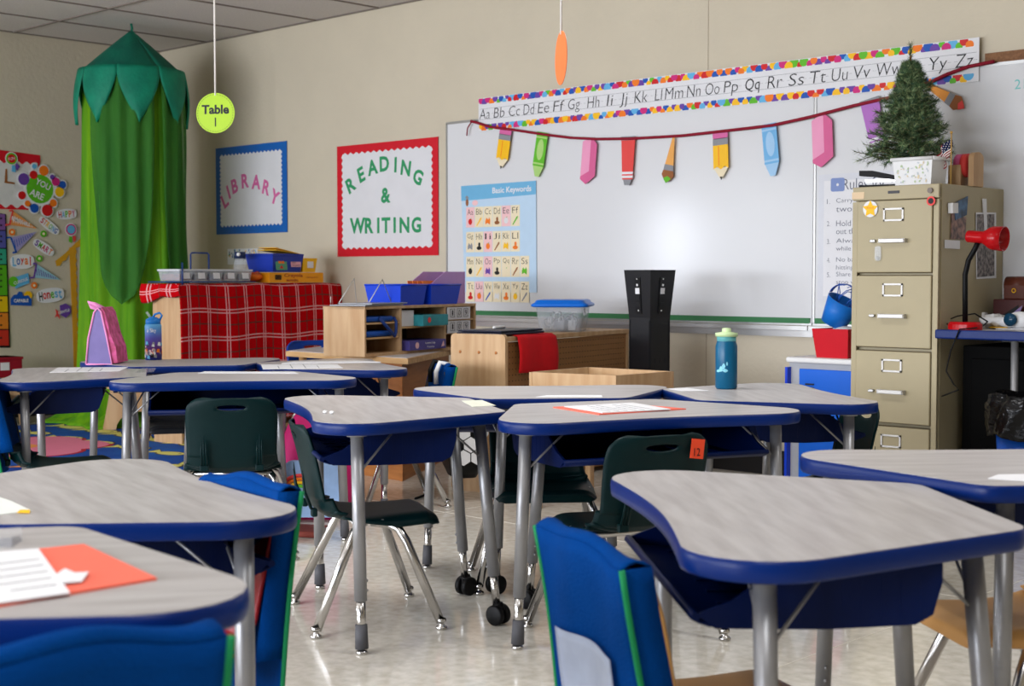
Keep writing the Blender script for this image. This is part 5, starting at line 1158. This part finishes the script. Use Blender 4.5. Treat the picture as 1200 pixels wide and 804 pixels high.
def tub(label, lx, ly, w_, d_, h_):
    r = thing('blue_tub', label, 'tub', onh(lx, ly, HH+.001), HA, 'blue plastic tubs on the hutch')
    MB().loft([[(-w_*.44, 0, 0), (w_*.44, 0, 0), (w_*.44, d_*.92, 0), (-w_*.44, d_*.92, 0)], [(-w_*.5, -.012, h_), (w_*.5, -.012, h_), (w_*.5, d_, h_), (-w_*.5, d_, h_)]], smooth=False, capb=False).build('tub_body', M_bluebin, r, solid=.004)
    m = MB()
    P_ = [(-w_*.5, -.014), (w_*.5, -.014), (w_*.5, d_), (-w_*.5, d_)]
    for i in range(4): m.tube([(*P_[i-1], h_), (*P_[i], h_)], .005, 6)
    m.build('rim', M_bluebin, r); return r
tub('blue plastic tub on the hutch, nearer the wire stand', .44, .03, .23, .20, .098)
tub('blue plastic tub on the hutch holding orange folders', .72, .02, .28, .20, .098)
for k in range(4):
    o = MB().box((0, 0, .055), (.23, .003, .11)).build('orange_folder', M_org); o.location = onh(.72, .05+k*.03, HH+.012); o.rotation_euler = (-.25, 0, HA); tag(o, ['nearest', 'second', 'third', 'rearmost'][k]+' orange paper folder in the farther blue tub, counted from its front', 'folder', 'orange folders in the blue tub')
r = thing('magazine_file', 'translucent lilac magazine file behind the blue tubs', 'magazine file', onh(.80, .06, HH+.001), HA); Ml = mat('lilac_plastic', rgb(206, 160, 220), .35, alpha=.85)
MB().prism([(-.14, 0), (.19, 0), (.19, .165), (.0, .165), (-.14, .10)], 0, .004, Matrix.Translation((0, .14, 0)) @ Matrix.Rotation(PI/2, 4, 'X')).build('side_wall', Ml, r); MB().box((.188, .07, .0825), (.004, .14, .165)).build('back_wall', Ml, r)
MB().prism([(-.14, 0), (.19, 0), (.19, .165), (.0, .165), (-.14, .10)], 0, .004, Matrix.Translation((0, .006, 0)) @ Matrix.Rotation(PI/2, 4, 'X')).build('side_wall', Ml, r)
bp_ = atz(470, 412, TZ); o = MB().box((0, 0, .001), (.22, .10, .002)).build('green_card', mat('green_card', rgb(110, 180, 110), .5, noise=.4, nscale=12)); o.location = (bp_.x-.02, bp_.y, TZ+.0005); o.rotation_euler = (0, 0, HA); tag(o, 'green printed card lying in front of the hutch', 'card')

# ------------------------------------------------------------------ pegboard-backed cabinet
PA = math.atan2((ld(.592, 7.2)-ld(-.045, 6.2)).y, (ld(.592, 7.2)-ld(-.045, 6.2)).x); pp = ld(-.045, 6.2); PLn, PD, PH = 1.18, .27, .69
r = thing('pegboard_cabinet', 'birch cabinet with a brown pegboard back, under the blue-lidded bin', 'cabinet', (pp.x, pp.y, 0), PA)
MB().prism(rrect(-.018-.0, 0, PD, PH+.012, .022), 0, .022, Matrix.Translation((.022, 0, 0)) @ Matrix(((0, 0, -1, 0), (1, 0, 0, 0), (0, 1, 0, 0), (0, 0, 0, 1)))).build('end_panel', M_wood, r)
MB().box((PLn-.01, PD/2, PH/2), (.02, PD, PH)).build('end_panel', M_wood, r)
MB().box((PLn/2+.01, PD/2, PH-.011), (PLn-.02, PD+.01, .022), bev=.003).build('top_board', M_wood, r)
MB().box((PLn/2, PD/2, .04), (PLn-.04, PD-.02, .02)).build('bottom_board', M_wood, r)
M_pg = mat('pegboard', rgb(150, 106, 62), .6, noise=.08, nscale=30)
pb = MB().box((PLn/2, .006, PH/2), (PLn-.04, .006, PH-.05)).build('pegboard', M_pg, r)
m = MB()
for i in range(43):
    for j_ in range(24): m.box((.04+i*.026, .0025, .05+j_*.026), (.004, .002, .004))
o = m.build('peg_holes', M_ink, pb); o['kind'] = 'stuff'
m = MB()
for yy in (.03, .12, .22): m.ball((-.001, yy, PH-.07), .007, 8, (.4, 1, 1))
m.build('wood_plug', M_oak, r)
def onp(lx, ly, z=0): c, s_ = math.cos(PA), math.sin(PA); return (pp.x+lx*c-ly*s_, pp.y+lx*s_+ly*c, PH+z)
# red felt over its edge
def felt(u, v):
    x = .10+u*.33
    if v < .4: return (x, .24-.26*(v/.4), PH+.003+.002*math.sin(u*6))
    t = (v-.4)/.6; return (x+.01*t, -.018-.01*math.sin(t*3)-.004*math.sin(u*9), PH+.002-t*.165-.01*u)
o = MB().grid(felt, 16, 22).build('red_felt_sheet', M_cloth_red, None, solid=.004); o.location = (pp.x, pp.y, 0); o.rotation_euler = (0, 0, PA); tag(o, 'red felt sheet hanging over the pegboard cabinet edge', 'felt sheet')
r = thing('black_binder', 'black binder lying on the red felt', 'binder', onp(.18, .12, .006), PA); MB().box((0, 0, .006), (.36, .24, .010), bev=.003).box((0, 0, .017), (.35, .23, .008), bev=.003).build('cover', mat('binder_navy', rgb(22, 24, 44), .4), r)
r = thing('white_gadget', 'small white remote on top of the black binder', 'remote', onp(.24, .17, .029), PA+.2); MB().loft([[(a*.07, b*.018, 0) for a, b in circ(0, 0, 1, 16)], [(a*.065, b*.015, .010) for a, b in circ(0, 0, 1, 16)]]).build('case', M_white, r)
r = thing('lidded_bin', 'clear storage bin with a blue lid, full of cables, on the pegboard cabinet', 'storage bin', onp(.76, .135), PA+.42)
def rr3(sx, sy, z, rad=.03): return [(x, y, z) for x, y in rrect(-sx/2, -sy/2, sx/2, sy/2, rad)]
MB().loft([rr3(.29, .20, 0), rr3(.325, .235, .125)], capb=False).build('bin_body', mat('milky_clear', rgb(214, 220, 226), .15, alpha=.22), r, solid=.003)
MB().loft([rr3(.345, .255, .118), rr3(.365, .275, .122), rr3(.365, .275, .132), rr3(.335, .245, .140), rr3(.325, .235, .150), rr3(.31, .22, .153)]).build('lid', mat('lid_blue', rgb(10, 104, 206), .35), r)
m = MB(); rnd = random.Random(8)
for k in range(16):
    cx, cy, cz = rnd.uniform(-.10, .10), rnd.uniform(-.06, .06), rnd.uniform(.035, .075); rr_ = rnd.uniform(.02, .035); ti = rnd.uniform(0, 3)
    m.use([M_white, M_grey, M_black, M_white][k % 4]); m.tube([(cx+rr_*math.cos(q)*math.cos(ti), cy+rr_*math.cos(q)*math.sin(ti), cz+rr_*math.sin(q)*.8) for q in [6.6*i/16 for i in range(17)]], .003, 6)
for k in range(5): m.use([M_grey, M_white][k % 2]); m.box((rnd.uniform(-.09, .09), rnd.uniform(-.05, .05), .03), (.06, .04, .05), Matrix.Rotation(rnd.uniform(0, 3), 3, 'Z'), bev=.005)
o = m.build('cables', None, r); o['kind'] = 'stuff'
MB().box((-.085, -.112, .095), (.10, .003, .03), Matrix.Rotation(-.14, 3, 'X')).build('label', M_paper, r)

# ---- charging tower
tw = ld(.65, 6.72); TA = math.radians(133.7-90+45-4)
r = thing('charging_tower', 'tall black device charging tower with a flared top in front of the whiteboard', 'charging tower', (tw.x, tw.y, 0), TA)
TH_ = .985; a_, b_2 = .068, .086
def sq(h, z): return [(-h, -h, z), (h, -h, z), (h, h, z), (-h, h, z)]
M_tw = mat('tower_black', rgb(22, 22, 25), .4)
MB().loft([sq(a_, 0), sq(a_, .76), sq(b_2, TH_)], smooth=False).build('column', M_tw, r)
for k, (M_, nm) in enumerate(((Matrix.Identity(4), 0), (Matrix.Rotation(PI/2, 4, 'Z'), 1), (Matrix.Rotation(-PI/2, 4, 'Z'), 2), (Matrix.Rotation(PI, 4, 'Z'), 3))):
    til = math.atan((b_2-a_)/(TH_-.76)); Q = M_ @ Matrix.Translation((0, -a_-.0095, .865)) @ Matrix.Rotation(til, 4, 'X')
    def bxm(m, c, d): 
        s0 = len(m.bm.verts); m.box(c, d); m.bm.verts.ensure_lookup_table()
        for v in m.bm.verts[s0:]: v.co = Q @ v.co
    m = MB(); bxm(m, (0, 0, 0), (.036, .006, .17)); o = m.build('outlet_panel', mat('panel_black', rgb(16, 16, 18), .3), r)
    m = MB(); bxm(m, (.0, -.004, .022), (.026, .002, .028)); m.build('panel_label', M_paper, o)
    m = MB(); bxm(m, (0, -.004, .05), (.010, .002, .010)); bxm(m, (0, -.004, -.07), (.006, .002, .006)); bxm(m, (0, -.004, .078), (.005, .002, .005)); m.build('panel_button', M_white, o)
    m = MB(); bxm(m, (0, -.004, -.012), (.022, .002, .018)); bxm(m, (0, -.004, -.042), (.022, .002, .018)); m.build('outlet', M_ink, o)
    m = MB()
    for zz in (.56, .30): 
        for xx in (-.035, 0, .035): m.box((xx, -a_-.0008, zz), (.004, .002, .018))
    for xx in (-a_+.006, a_-.006): m.box((xx, -a_-.001, .4), (.004, .003, .7))
    for v in m.bm.verts: v.co = M_ @ v.co
    m.build('groove', M_ink, r)
m = MB().box((.0, -a_-.002, .50), (.045, .002, .022)); o = m.build('warning_label', M_org, r, label='orange warning label')
m = MB().box((.005, -a_-.0034, .502), (.03, .001, .006)); m.build('label_print', M_ink, o)
MB().tube([(-a_-.004, .0, .5), (-a_-.06, -.02, .3), (-a_-.10, -.04, .02)], .004, 6).build('power_cord', M_black, r)

# ---- light wood tray table
P1, P2, P3, P4 = ld(.41, 5.6), ld(.668, 5.86), ld(.33, 6.14), ld(.07, 5.81)
r = thing('tray_table', 'low light-wood tray table with a white sheet inside, below the charging tower', 'table', (P1.x, P1.y, 0)); TT = .563
Q_ = [(P-P1) for P in (P1, P2, P3, P4)]; cc = sum(Q_, Vector())/4
for i in range(4):
    a, b = Q_[i-1], Q_[i]; d = (b-a).normalized(); n_ = Vector((-d.y, d.x, 0));
    if n_.dot(cc-a) < 0: n_ = -n_
    MB().prism([(a.x, a.y), (b.x, b.y), (b.x+n_.x*.014, b.y+n_.y*.014), (a.x+n_.x*.014, a.y+n_.y*.014)], TT-.11, TT).build('side_rail', M_wood, r)
MB().prism([tuple((cc+(q-cc)*.95).xy) for q in Q_], TT-.035, TT-.03).build('tray_floor', M_paper, r)
for q in Q_:
    p = cc+(q-cc)*.88; MB().box((p.x, p.y, (TT-.10)/2), (.03, .03, TT-.10), bev=.004).build('leg', M_wood, r)

# ------------------------------------------------------------------ things on the desks
def desk_sheet(name, label, desk, quad, mt, th=.0012, lift=0, cat='paper', group=None, txt=None):
    z = DESKS[desk][3]+.0006+lift; P = [atz(x, y, z) for x, y in quad]; c = sum(P, Vector())/len(P)
    r = thing(name, label, cat, c, group=group); MB().prism([(p.x-c.x, p.y-c.y) for p in P], 0, th).build('sheet', mt, r)
    if txt:
        u = (P[1]-P[0]); v = (P[3]-P[0]); m = MB()
        for k in range(txt):
            a = P[0]+v*((k+1.2)/(txt+2))+u*.08-c; b = a+u*(.8 if k % 3 else .5); w_ = v.normalized()*.003
            m.prism([(a.x, a.y), (b.x, b.y), (b.x+w_.x, b.y+w_.y), (a.x+w_.x, a.y+w_.y)], th, th+.0004)
        m.build('print', M_grey, r)
    return r
desk_sheet('worksheet', 'white worksheets spread on the far left desk', 'L1', [(58, 437), (68, 431), (150, 430.5), (140, 435)], M_paper, txt=4)
desk_sheet('name_strip', 'clear name strip at the right edge of the far left desk', 'L1', [(158, 437), (166, 432), (183, 432), (180, 436)], M_clear2, .0016)
desk_sheet('worksheet', 'printed sheet at the near edge of the far table desk', 'L4', [(308, 433), (306, 427.5), (395, 427), (402, 431.5)], M_paper, txt=4)
desk_sheet('worksheet', 'upper white sheet lying under the printed one, by the brown table', 'L4', [(330, 426.5), (345, 424.2), (420, 423.2), (446, 424.8)], M_paper, .003)
desk_sheet('worksheet', 'thin white sheet on the left group desk rim', 'L2', [(232, 437.5), (240, 435.4), (345, 436), (350, 438)], M_paper, .0008)
desk_sheet('name_card', 'pale yellow card on the right corner of the middle desk', 'mid', [(554, 477), (541, 470), (565, 469.2), (581, 475.5)], mat('pale_card', rgb(222, 224, 206), .5), .001)
desk_sheet('name_card', 'white card on the desk with the teal bottle', 'bot', [(800, 458.5), (784, 456), (805, 454.8), (830, 458)], M_paper, .001)
desk_sheet('name_card', 'white strip near the front rim of the bare desk behind the coral folder', 'cB', [(628, 465.3), (640, 463.6), (705, 463.4), (706, 465.5)], M_paper, .001)
desk_sheet('folder', 'coral folder lying on the centre desk', 'cen', [(702, 486.5), (648, 478), (742, 474.5), (804, 480)], mat('coral_folder', rgb(240, 110, 88), .55), .003, cat='folder')
desk_sheet('worksheet', 'white printed sheets on the coral folder', 'cen', [(706, 484.3), (661, 476.8), (742, 472.5), (786, 480.2)], M_paper, .002, .0032, txt=6)
desk_sheet('folder', 'orange folder on the nearest bottom left desk', 'nL2', [(-30, 717), (-12, 652), (98, 640), (184, 680)], MATS['coral_folder'], .003, cat='folder')
desk_sheet('worksheet', 'white printed page lying on the orange folder at the bottom left', 'nL2', [(82, 696), (-30, 712), (-30, 650), (45, 644)], M_paper, .0015, .0034, txt=5)
desk_sheet('torn_slip', 'torn white slip beside the page on the orange folder', 'nL2', [(64, 675), (76, 667), (88, 672), (104, 671), (96, 682), (72, 684)], M_paper, .001, .0052)
desk_sheet('plastic_bag', 'crumpled clear plastic bag at the left edge of the nearest desk', 'nL2', [(-10, 641), (0, 631), (24, 628), (26, 634), (14, 642)], M_clear2, .012, cat='bag')
desk_sheet('name_card', 'pale sheet with a yellow corner on the near left desk', 'nL', [(-20, 606), (-10, 580), (14, 588), (37, 599)], mat('pale_green_sheet', rgb(224, 228, 222), .5), .001)
desk_sheet('yellow_tab', 'small yellow tab at the corner of the pale sheet', 'nL', [(20, 601), (24, 598), (35, 598), (35, 601.5)], M_yel, .001, .0014, cat='tab')
desk_sheet('name_card', 'glossy white and yellow card on the right edge desk', 'nR2', [(1158, 561), (1170, 556.5), (1215, 556), (1215, 565)], M_paper, .001)
for k, (x, y) in enumerate(((381, 484.5), (389, 485))):
    p = atz(x, y, .589); o = MB().ball((0, 0, .004), .007, 8, (1.2, .8, .6)).build('eraser_crumb', M_white); o.location = p; tag(o, ['left', 'right'][k]+' one of two tiny white eraser crumbs on the middle desk', 'crumb', 'eraser crumbs on the middle desk')
# teal bottle
p = atz(851, 455.5, .589); r = thing('water_bottle', 'teal water bottle with a pale green lid and a coral print', 'bottle', p, math.radians(-40)); Db = (p-C0).dot(fwd); k_ = Db/FPX
R_ = 12.8*k_
MB().lathe([(0, 0), (R_*.9, 0), (R_, .006), (R_, 50*k_), (R_*.86, 56*k_), (R_*.86, 58*k_), (0, 58*k_)], seg=36).build('bottle_body', mat('bottle_teal', rgb(6, 88, 124), .3), r)
MB().lathe([(R_*.84, 55.8*k_), (R_*.88, 56*k_), (R_*.88, 62*k_), (R_*.84, 62.3*k_)], seg=36).build('collar', mat('collar_aqua', rgb(96, 170, 176), .4), r)
MB().lathe([(0, 61.5*k_), (R_*1.03, 61.5*k_), (R_*1.03, 65.5*k_), (R_*.5, 66.5*k_), (R_*.42, 67*k_), (R_*.4, 71*k_), (0, 71.5*k_)], seg=36).build('lid', mat('lid_mint', rgb(190, 214, 160), .4), r)
m = MB()
for a, z, w_, h_ in ((-.9, 22, 9, 3), (-.75, 24, 5, 8), (-.5, 27, 4, 9), (-.35, 22, 6, 5), (-1.1, 21, 5, 2.5), (-.2, 30, 2, 6)):
    for i in range(3):
        aa = a+.05*i; pl = [(R_+.0006)*math.cos(aa), (R_+.0006)*math.sin(aa)]
    n0 = 6; w2 = w_*k_/R_
    for i in range(n0):
        a0 = a+w2*(i/n0-.5); a1 = a+w2*((i+1)/n0-.5); hh0 = h_*k_*math.sin((i+.5)/n0*PI)*.7+.002
        vs = [m.bm.verts.new(((R_+.0006)*math.cos(q), (R_+.0006)*math.sin(q), z*k_+zz)) for q, zz in ((a0, -hh0/2), (a1, -hh0/2), (a1, hh0/2), (a0, hh0/2))]; m._f(vs)
o = m.build('coral_print', mat('print_aqua', rgb(130, 200, 216), .4), r)
# kids bottle and lunch bag on the far desk
def place_far(px, py): return atz(px, py, .589)
p = place_far(180, 421.5); r = thing('kids_bottle', 'blue and purple kids bottle with a looped flip lid, on the farthest left desk', 'bottle', p, math.radians(40)); k_ = (p-C0).dot(fwd)/FPX; R_ = 9.6*k_
def grad():
    m = mat('bottle_violet', rgb(110, 60, 150), .35); nt = m.node_tree; n = nt.nodes; L = nt.links; b = n['Principled BSDF']
    tc = n.new('ShaderNodeTexCoord'); s_ = n.new('ShaderNodeSeparateXYZ'); L.new(tc.outputs['Object'], s_.inputs[0]); cr = n.new('ShaderNodeValToRGB'); mr = n.new('ShaderNodeMapRange'); mr.inputs[1].default_value = 0; mr.inputs[2].default_value = 40*k_
    L.new(s_.outputs[2], mr.inputs[0]); L.new(mr.outputs[0], cr.inputs[0]); e = cr.color_ramp.elements; e[0].color = rgb(30, 60, 150); e[1].color = rgb(90, 160, 210); x = e.new(.3); x.color = rgb(110, 50, 130); x = e.new(.65); x.color = rgb(90, 90, 180)
    L.new(cr.outputs[0], b.inputs['Base Color']); return m
MB().lathe([(0, 0), (R_, 0), (R_, 40*k_), (R_*.93, 42*k_), (0, 42*k_)], seg=30).build('bottle_body', grad(), r)
MB().lathe([(0, 41*k_), (R_*.9, 41*k_), (R_*.9, 47*k_), (R_*.4, 50*k_), (0, 50*k_)], seg=30).build('lid', mat('lid_azure', rgb(30, 120, 200), .35), r)
MB().tube([(-R_*.1, 0, 48*k_), (.2*R_, 0, 53*k_), (R_*.8, 0, 55*k_), (R_*1.1, 0, 52*k_), (R_*.8, 0, 46*k_)], .005, 8).build('carry_loop', MATS['lid_azure'], r); MB().tube([(-R_*.3, 0, 49*k_), (-R_*.8, 0, 56*k_)], .006, 8).build('spout', M_clear, r)
vd = Matrix.Rotation(math.radians(133.7-90)-math.radians(40), 4, 'Z')
m = MB(); add_text(m, 'o Sky', 0, 0, R_*1.45, 6*k_, 0, M=vd @ Matrix.Translation((0, -R_*1.01-.004, 34*k_)) @ Matrix.Rotation(PI/2, 4, 'X'), off=.01)
for v in m.bm.verts:
    q = math.hypot(v.co.x, v.co.y); v.co.x *= (R_+.0012)/q; v.co.y *= (R_+.0012)/q
m.build('lettering', M_paper, r)
m = MB(); rnd = random.Random(6)
for i in range(60):
    a = rnd.uniform(0, 2*PI); z = rnd.uniform(3, 20)*k_; m.use([M_white, M_ink, M_sky, M_org, M_pnk2, M_grey][i % 6]); s_ = rnd.uniform(.004, .009)
    vs = [m.bm.verts.new(((R_+.001+i*1e-5)*math.cos(a+dx/R_), (R_+.001+i*1e-5)*math.sin(a+dx/R_), z+dz)) for dx, dz in ((-s_, -s_*.6), (s_, -s_), (s_*.8, s_), (-s_*.5, s_*1.1))]; m._f(vs)
m.build('patchwork_print', None, r)
p = place_far(126, 425.5); k_ = (p-C0).dot(fwd)/FPX; r = thing('lunch_bag', 'lilac and pink lunch bag with a peaked top on the farthest left desk', 'lunch bag', p, math.radians(133.7-90))
M_lil = mat('lunch_lilac', rgb(124, 112, 168), .6, noise=.1); M_lpk = mat('lunch_pink', rgb(214, 90, 150), .6, col2=rgb(160, 60, 90), nscale=30)
w_ = .5; dp = .085
side = [(-18, 0), (12, 0), (6, 33), (0, 61), (-4, 65), (-8, 60), (-15, 30)]
side = [(a*k_, b*k_) for a, b in side]
MB().prism(side, -dp, dp, Matrix.Rotation(PI/2, 4, 'X')).build('bag_body', M_lil, r)
fr = [(12, 1), (18, 1.5), (16, 20), (10, 35), (4, 60), (0, 66), (-1, 60), (6, 33)]
MB().prism([(a*k_, b*k_) for a, b in fr], -dp*.96, dp*.96, Matrix.Rotation(PI/2, 4, 'X')).build('front_flap', M_lpk, r)
m = MB(); m.tube([(a, -dp-.001, b) for a, b in side+side[:1]], .004, 6); m.build('piping', mat('piping_pink', rgb(226, 140, 190), .6), r)
MB().tube([(-4*k_, 0, 64*k_), (-14*k_, 0, 69*k_), (-21*k_, 0, 71*k_), (-18*k_, 0, 66*k_), (-6*k_, 0, 62*k_)], .009, 8).build('grab_handle', mat('piping_pink', rgb(226, 140, 190), .6), r)

# ------------------------------------------------------------------ bags on the floor and on chairs
bp = ld(-.77, 5.6); r = thing('pink_backpack', 'pink backpack with a rainbow patch on the floor beyond the side-on green chair', 'backpack', (bp.x, bp.y, 0), math.radians(133.7-90))
def bl(w_, d_, h_, n_=3, top=.8):
    rings = []
    for k in range(9):
        t_ = k/8; s_ = (1-(2*t_-1)**4*.35)*(1 if t_ < .6 else 1-(t_-.6)*(1-top)/.4); rings.append([(math.copysign(abs(math.cos(q))**.6, math.cos(q))*w_/2*s_, math.copysign(abs(math.sin(q))**.6, math.sin(q))*d_/2*s_, t_*h_) for q in [2*PI*i/24 for i in range(24)]])
    return rings
MB().loft(bl(.30, .17, .42)).build('bag_body', mat('hot_pink', rgb(206, 30, 110), .6, noise=.15, nscale=12), r)
M_ = Matrix.Translation((0, -.09, .16)) @ Matrix.Rotation(PI/2, 4, 'X')
pk_ = MB().prism(rrect(-.12, -.14, .12, .08, .04), 0, .03, M_).build('front_pocket', mat('pale_blue_fabric', rgb(150, 180, 220), .6, noise=.15), r)
for i, mt in enumerate((M_cor, M_org, M_yel, M_grn)):
    rr_ = .085-.014*i; MB().tube([(-.05+rr_*math.cos(q), -.123, .10+rr_*math.sin(q)) for q in [PI*j_/12 for j_ in range(13)]], .007, 6).build('rainbow_band', mt, pk_)
for sx in (-1, 1): MB().tube([(sx*.09, .08, .38), (sx*.17, .10, .28), (sx*.15, .09, .06), (sx*.17, -.02, .03)], .009, 6).build('strap', M_pink, r)
o = MB().box((0, 0, .012), (.26, .16, .022), bev=.008).build('red_mat', mat('brick_mat', rgb(130, 60, 50), .8)); q = ld(-.82, 5.25); o.location = q; o.rotation_euler = (0, 0, .5); tag(o, 'dull red folded mat on the floor under the pink backpack', 'mat')
# football backpack
bq = loc_of('L4', .585); bz = .10; r = thing('football_backpack', 'black backpack with a white football pattern, hanging behind the far blue-covered chair', 'backpack', (bq[0], bq[1], bz), math.radians(240)-PI/2)
body = MB().loft(bl(.30, .16, .36)).build('bag_body', M_black, r)
m = MB()
for i in range(-3, 4):
    for j_ in range(5):
        for sd in (0, 1, 2, 3):
            pass
M_fw2 = mat('ball_white', rgb(222, 222, 222), .5)
def hexes(M4, w_, h_):
    s_ = .036
    for i in range(-4, 5):
        for j_ in range(0, 8):
            x = i*s_*1.75+(j_ % 2)*s_*.875; y = .04+j_*s_*1.5
            if abs(x) > w_ or y > h_: continue
            if (i+j_*2) % 3 == 0: continue
            m.prism([(x+s_*.93*math.cos(PI/6+PI/3*k), y+s_*.93*math.sin(PI/6+PI/3*k)) for k in range(6)], 0, .002, M4)
hexes(Matrix.Translation((0, -.082, 0)) @ Matrix.Rotation(PI/2, 4, 'X'), .11, .31)
hexes(Matrix.Translation((-.152, .0, 0)) @ Matrix.Rotation(-PI/2, 4, 'Z') @ Matrix.Rotation(PI/2, 4, 'X'), .05, .31)
hexes(Matrix.Translation((.152, .0, 0)) @ Matrix.Rotation(PI/2, 4, 'Z') @ Matrix.Rotation(PI/2, 4, 'X'), .05, .31)
m.build('hexagon_pattern', M_fw2, body)
for sx in (-1, 1): MB().tube([(sx*.055, .05, .34), (sx*.055, .062, .43), (sx*.055, .078, .485), (sx*.055, .108, .49), (sx*.055, .125, .45), (sx*.055, .125, .40)], .011, 6).build('strap', M_black if sx > 0 else M_white, r)
MB().tube([(.085, .10, -.02), (.10, .14, -.094), (.02, .20, -.096)], .006, 6).build('loose_strap', M_black, r)
# low shelf things at the left edge, far back
q = Xl = atx(22, 470, -8.75); r = thing('low_bench', 'low birch bench with cut-out legs by the left wall', 'bench', (-8.72, 4.35, 0), PI/2)
MB().box((-.45, 0, .30), (1.1, .28, .02), bev=.003).build('top_board', M_wood, r)
for x in (.08, -.98): MB().prism([(-.14, 0), (-.08, 0), (-.05, .10), (.05, .10), (.08, 0), (.14, 0), (.11, .29), (-.11, .29)], 0, .02, Matrix.Translation((x, 0, 0)) @ Matrix.Rotation(PI/2, 4, 'Z') @ Matrix.Rotation(PI/2, 4, 'X')).build('leg_panel', M_wood, r)
for lab, nm, px, z0, mt, sz in (('dark red storage box on the low bench at the left picture edge', 'red_box', 2, .31, mat('box_crimson', rgb(150, 14, 40), .5), (.22, .2, .13)), ):
    r = thing(nm, lab, 'box', (-8.72, 4.34, z0)); MB().box((0, 0, sz[2]/2), sz, bev=.005).build('case', mt, r); MB().box((sz[0]/2+.001, -.02, sz[2]*.55), (.002, .06, .05)).build('label', M_paper, r); MB().box((0, 0, sz[2]-.008), (sz[0]+.012, sz[1]+.012, .016), bev=.004).build('lid', mt, r)
r = thing('blue_bin', 'light blue bin on the floor under the low bench', 'bin', (-8.70, 4.2, 0)); MB().loft([[(-.09, -.10, 0), (.09, -.10, 0), (.09, .10, 0), (-.09, .10, 0)], [(-.10, -.12, .2), (.10, -.12, .2), (.10, .12, .2), (-.10, .12, .2)]], smooth=False, capb=False).build('bin_body', mat('aqua_bin', rgb(10, 130, 190), .4), r, solid=.005); MB().tube([(.105, -.12, .2), (.105, .12, .2)], .006, 6).build('rim', MATS['aqua_bin'], r)
aw = atz(166, 502, 0); r = thing('arched_stool', 'small birch stool with arched side by the foot of the green canopy', 'stool', (aw.x, aw.y, 0), .9)
for y in (-.12, .12): MB().prism([(-.22, 0), (-.14, 0)]+[(.14*math.cos(PI-PI*k/10), .12*math.sin(PI*k/10)) for k in range(11)]+[(.22, 0), (.17, .26), (-.17, .26)], 0, .018, Matrix.Translation((0, y, 0)) @ Matrix.Rotation(PI/2, 4, 'X')).build('arched_side', M_wood, r)
MB().box((0, -.009, .27), (.38, .28, .02), bev=.004).build('seat', M_wood, r)
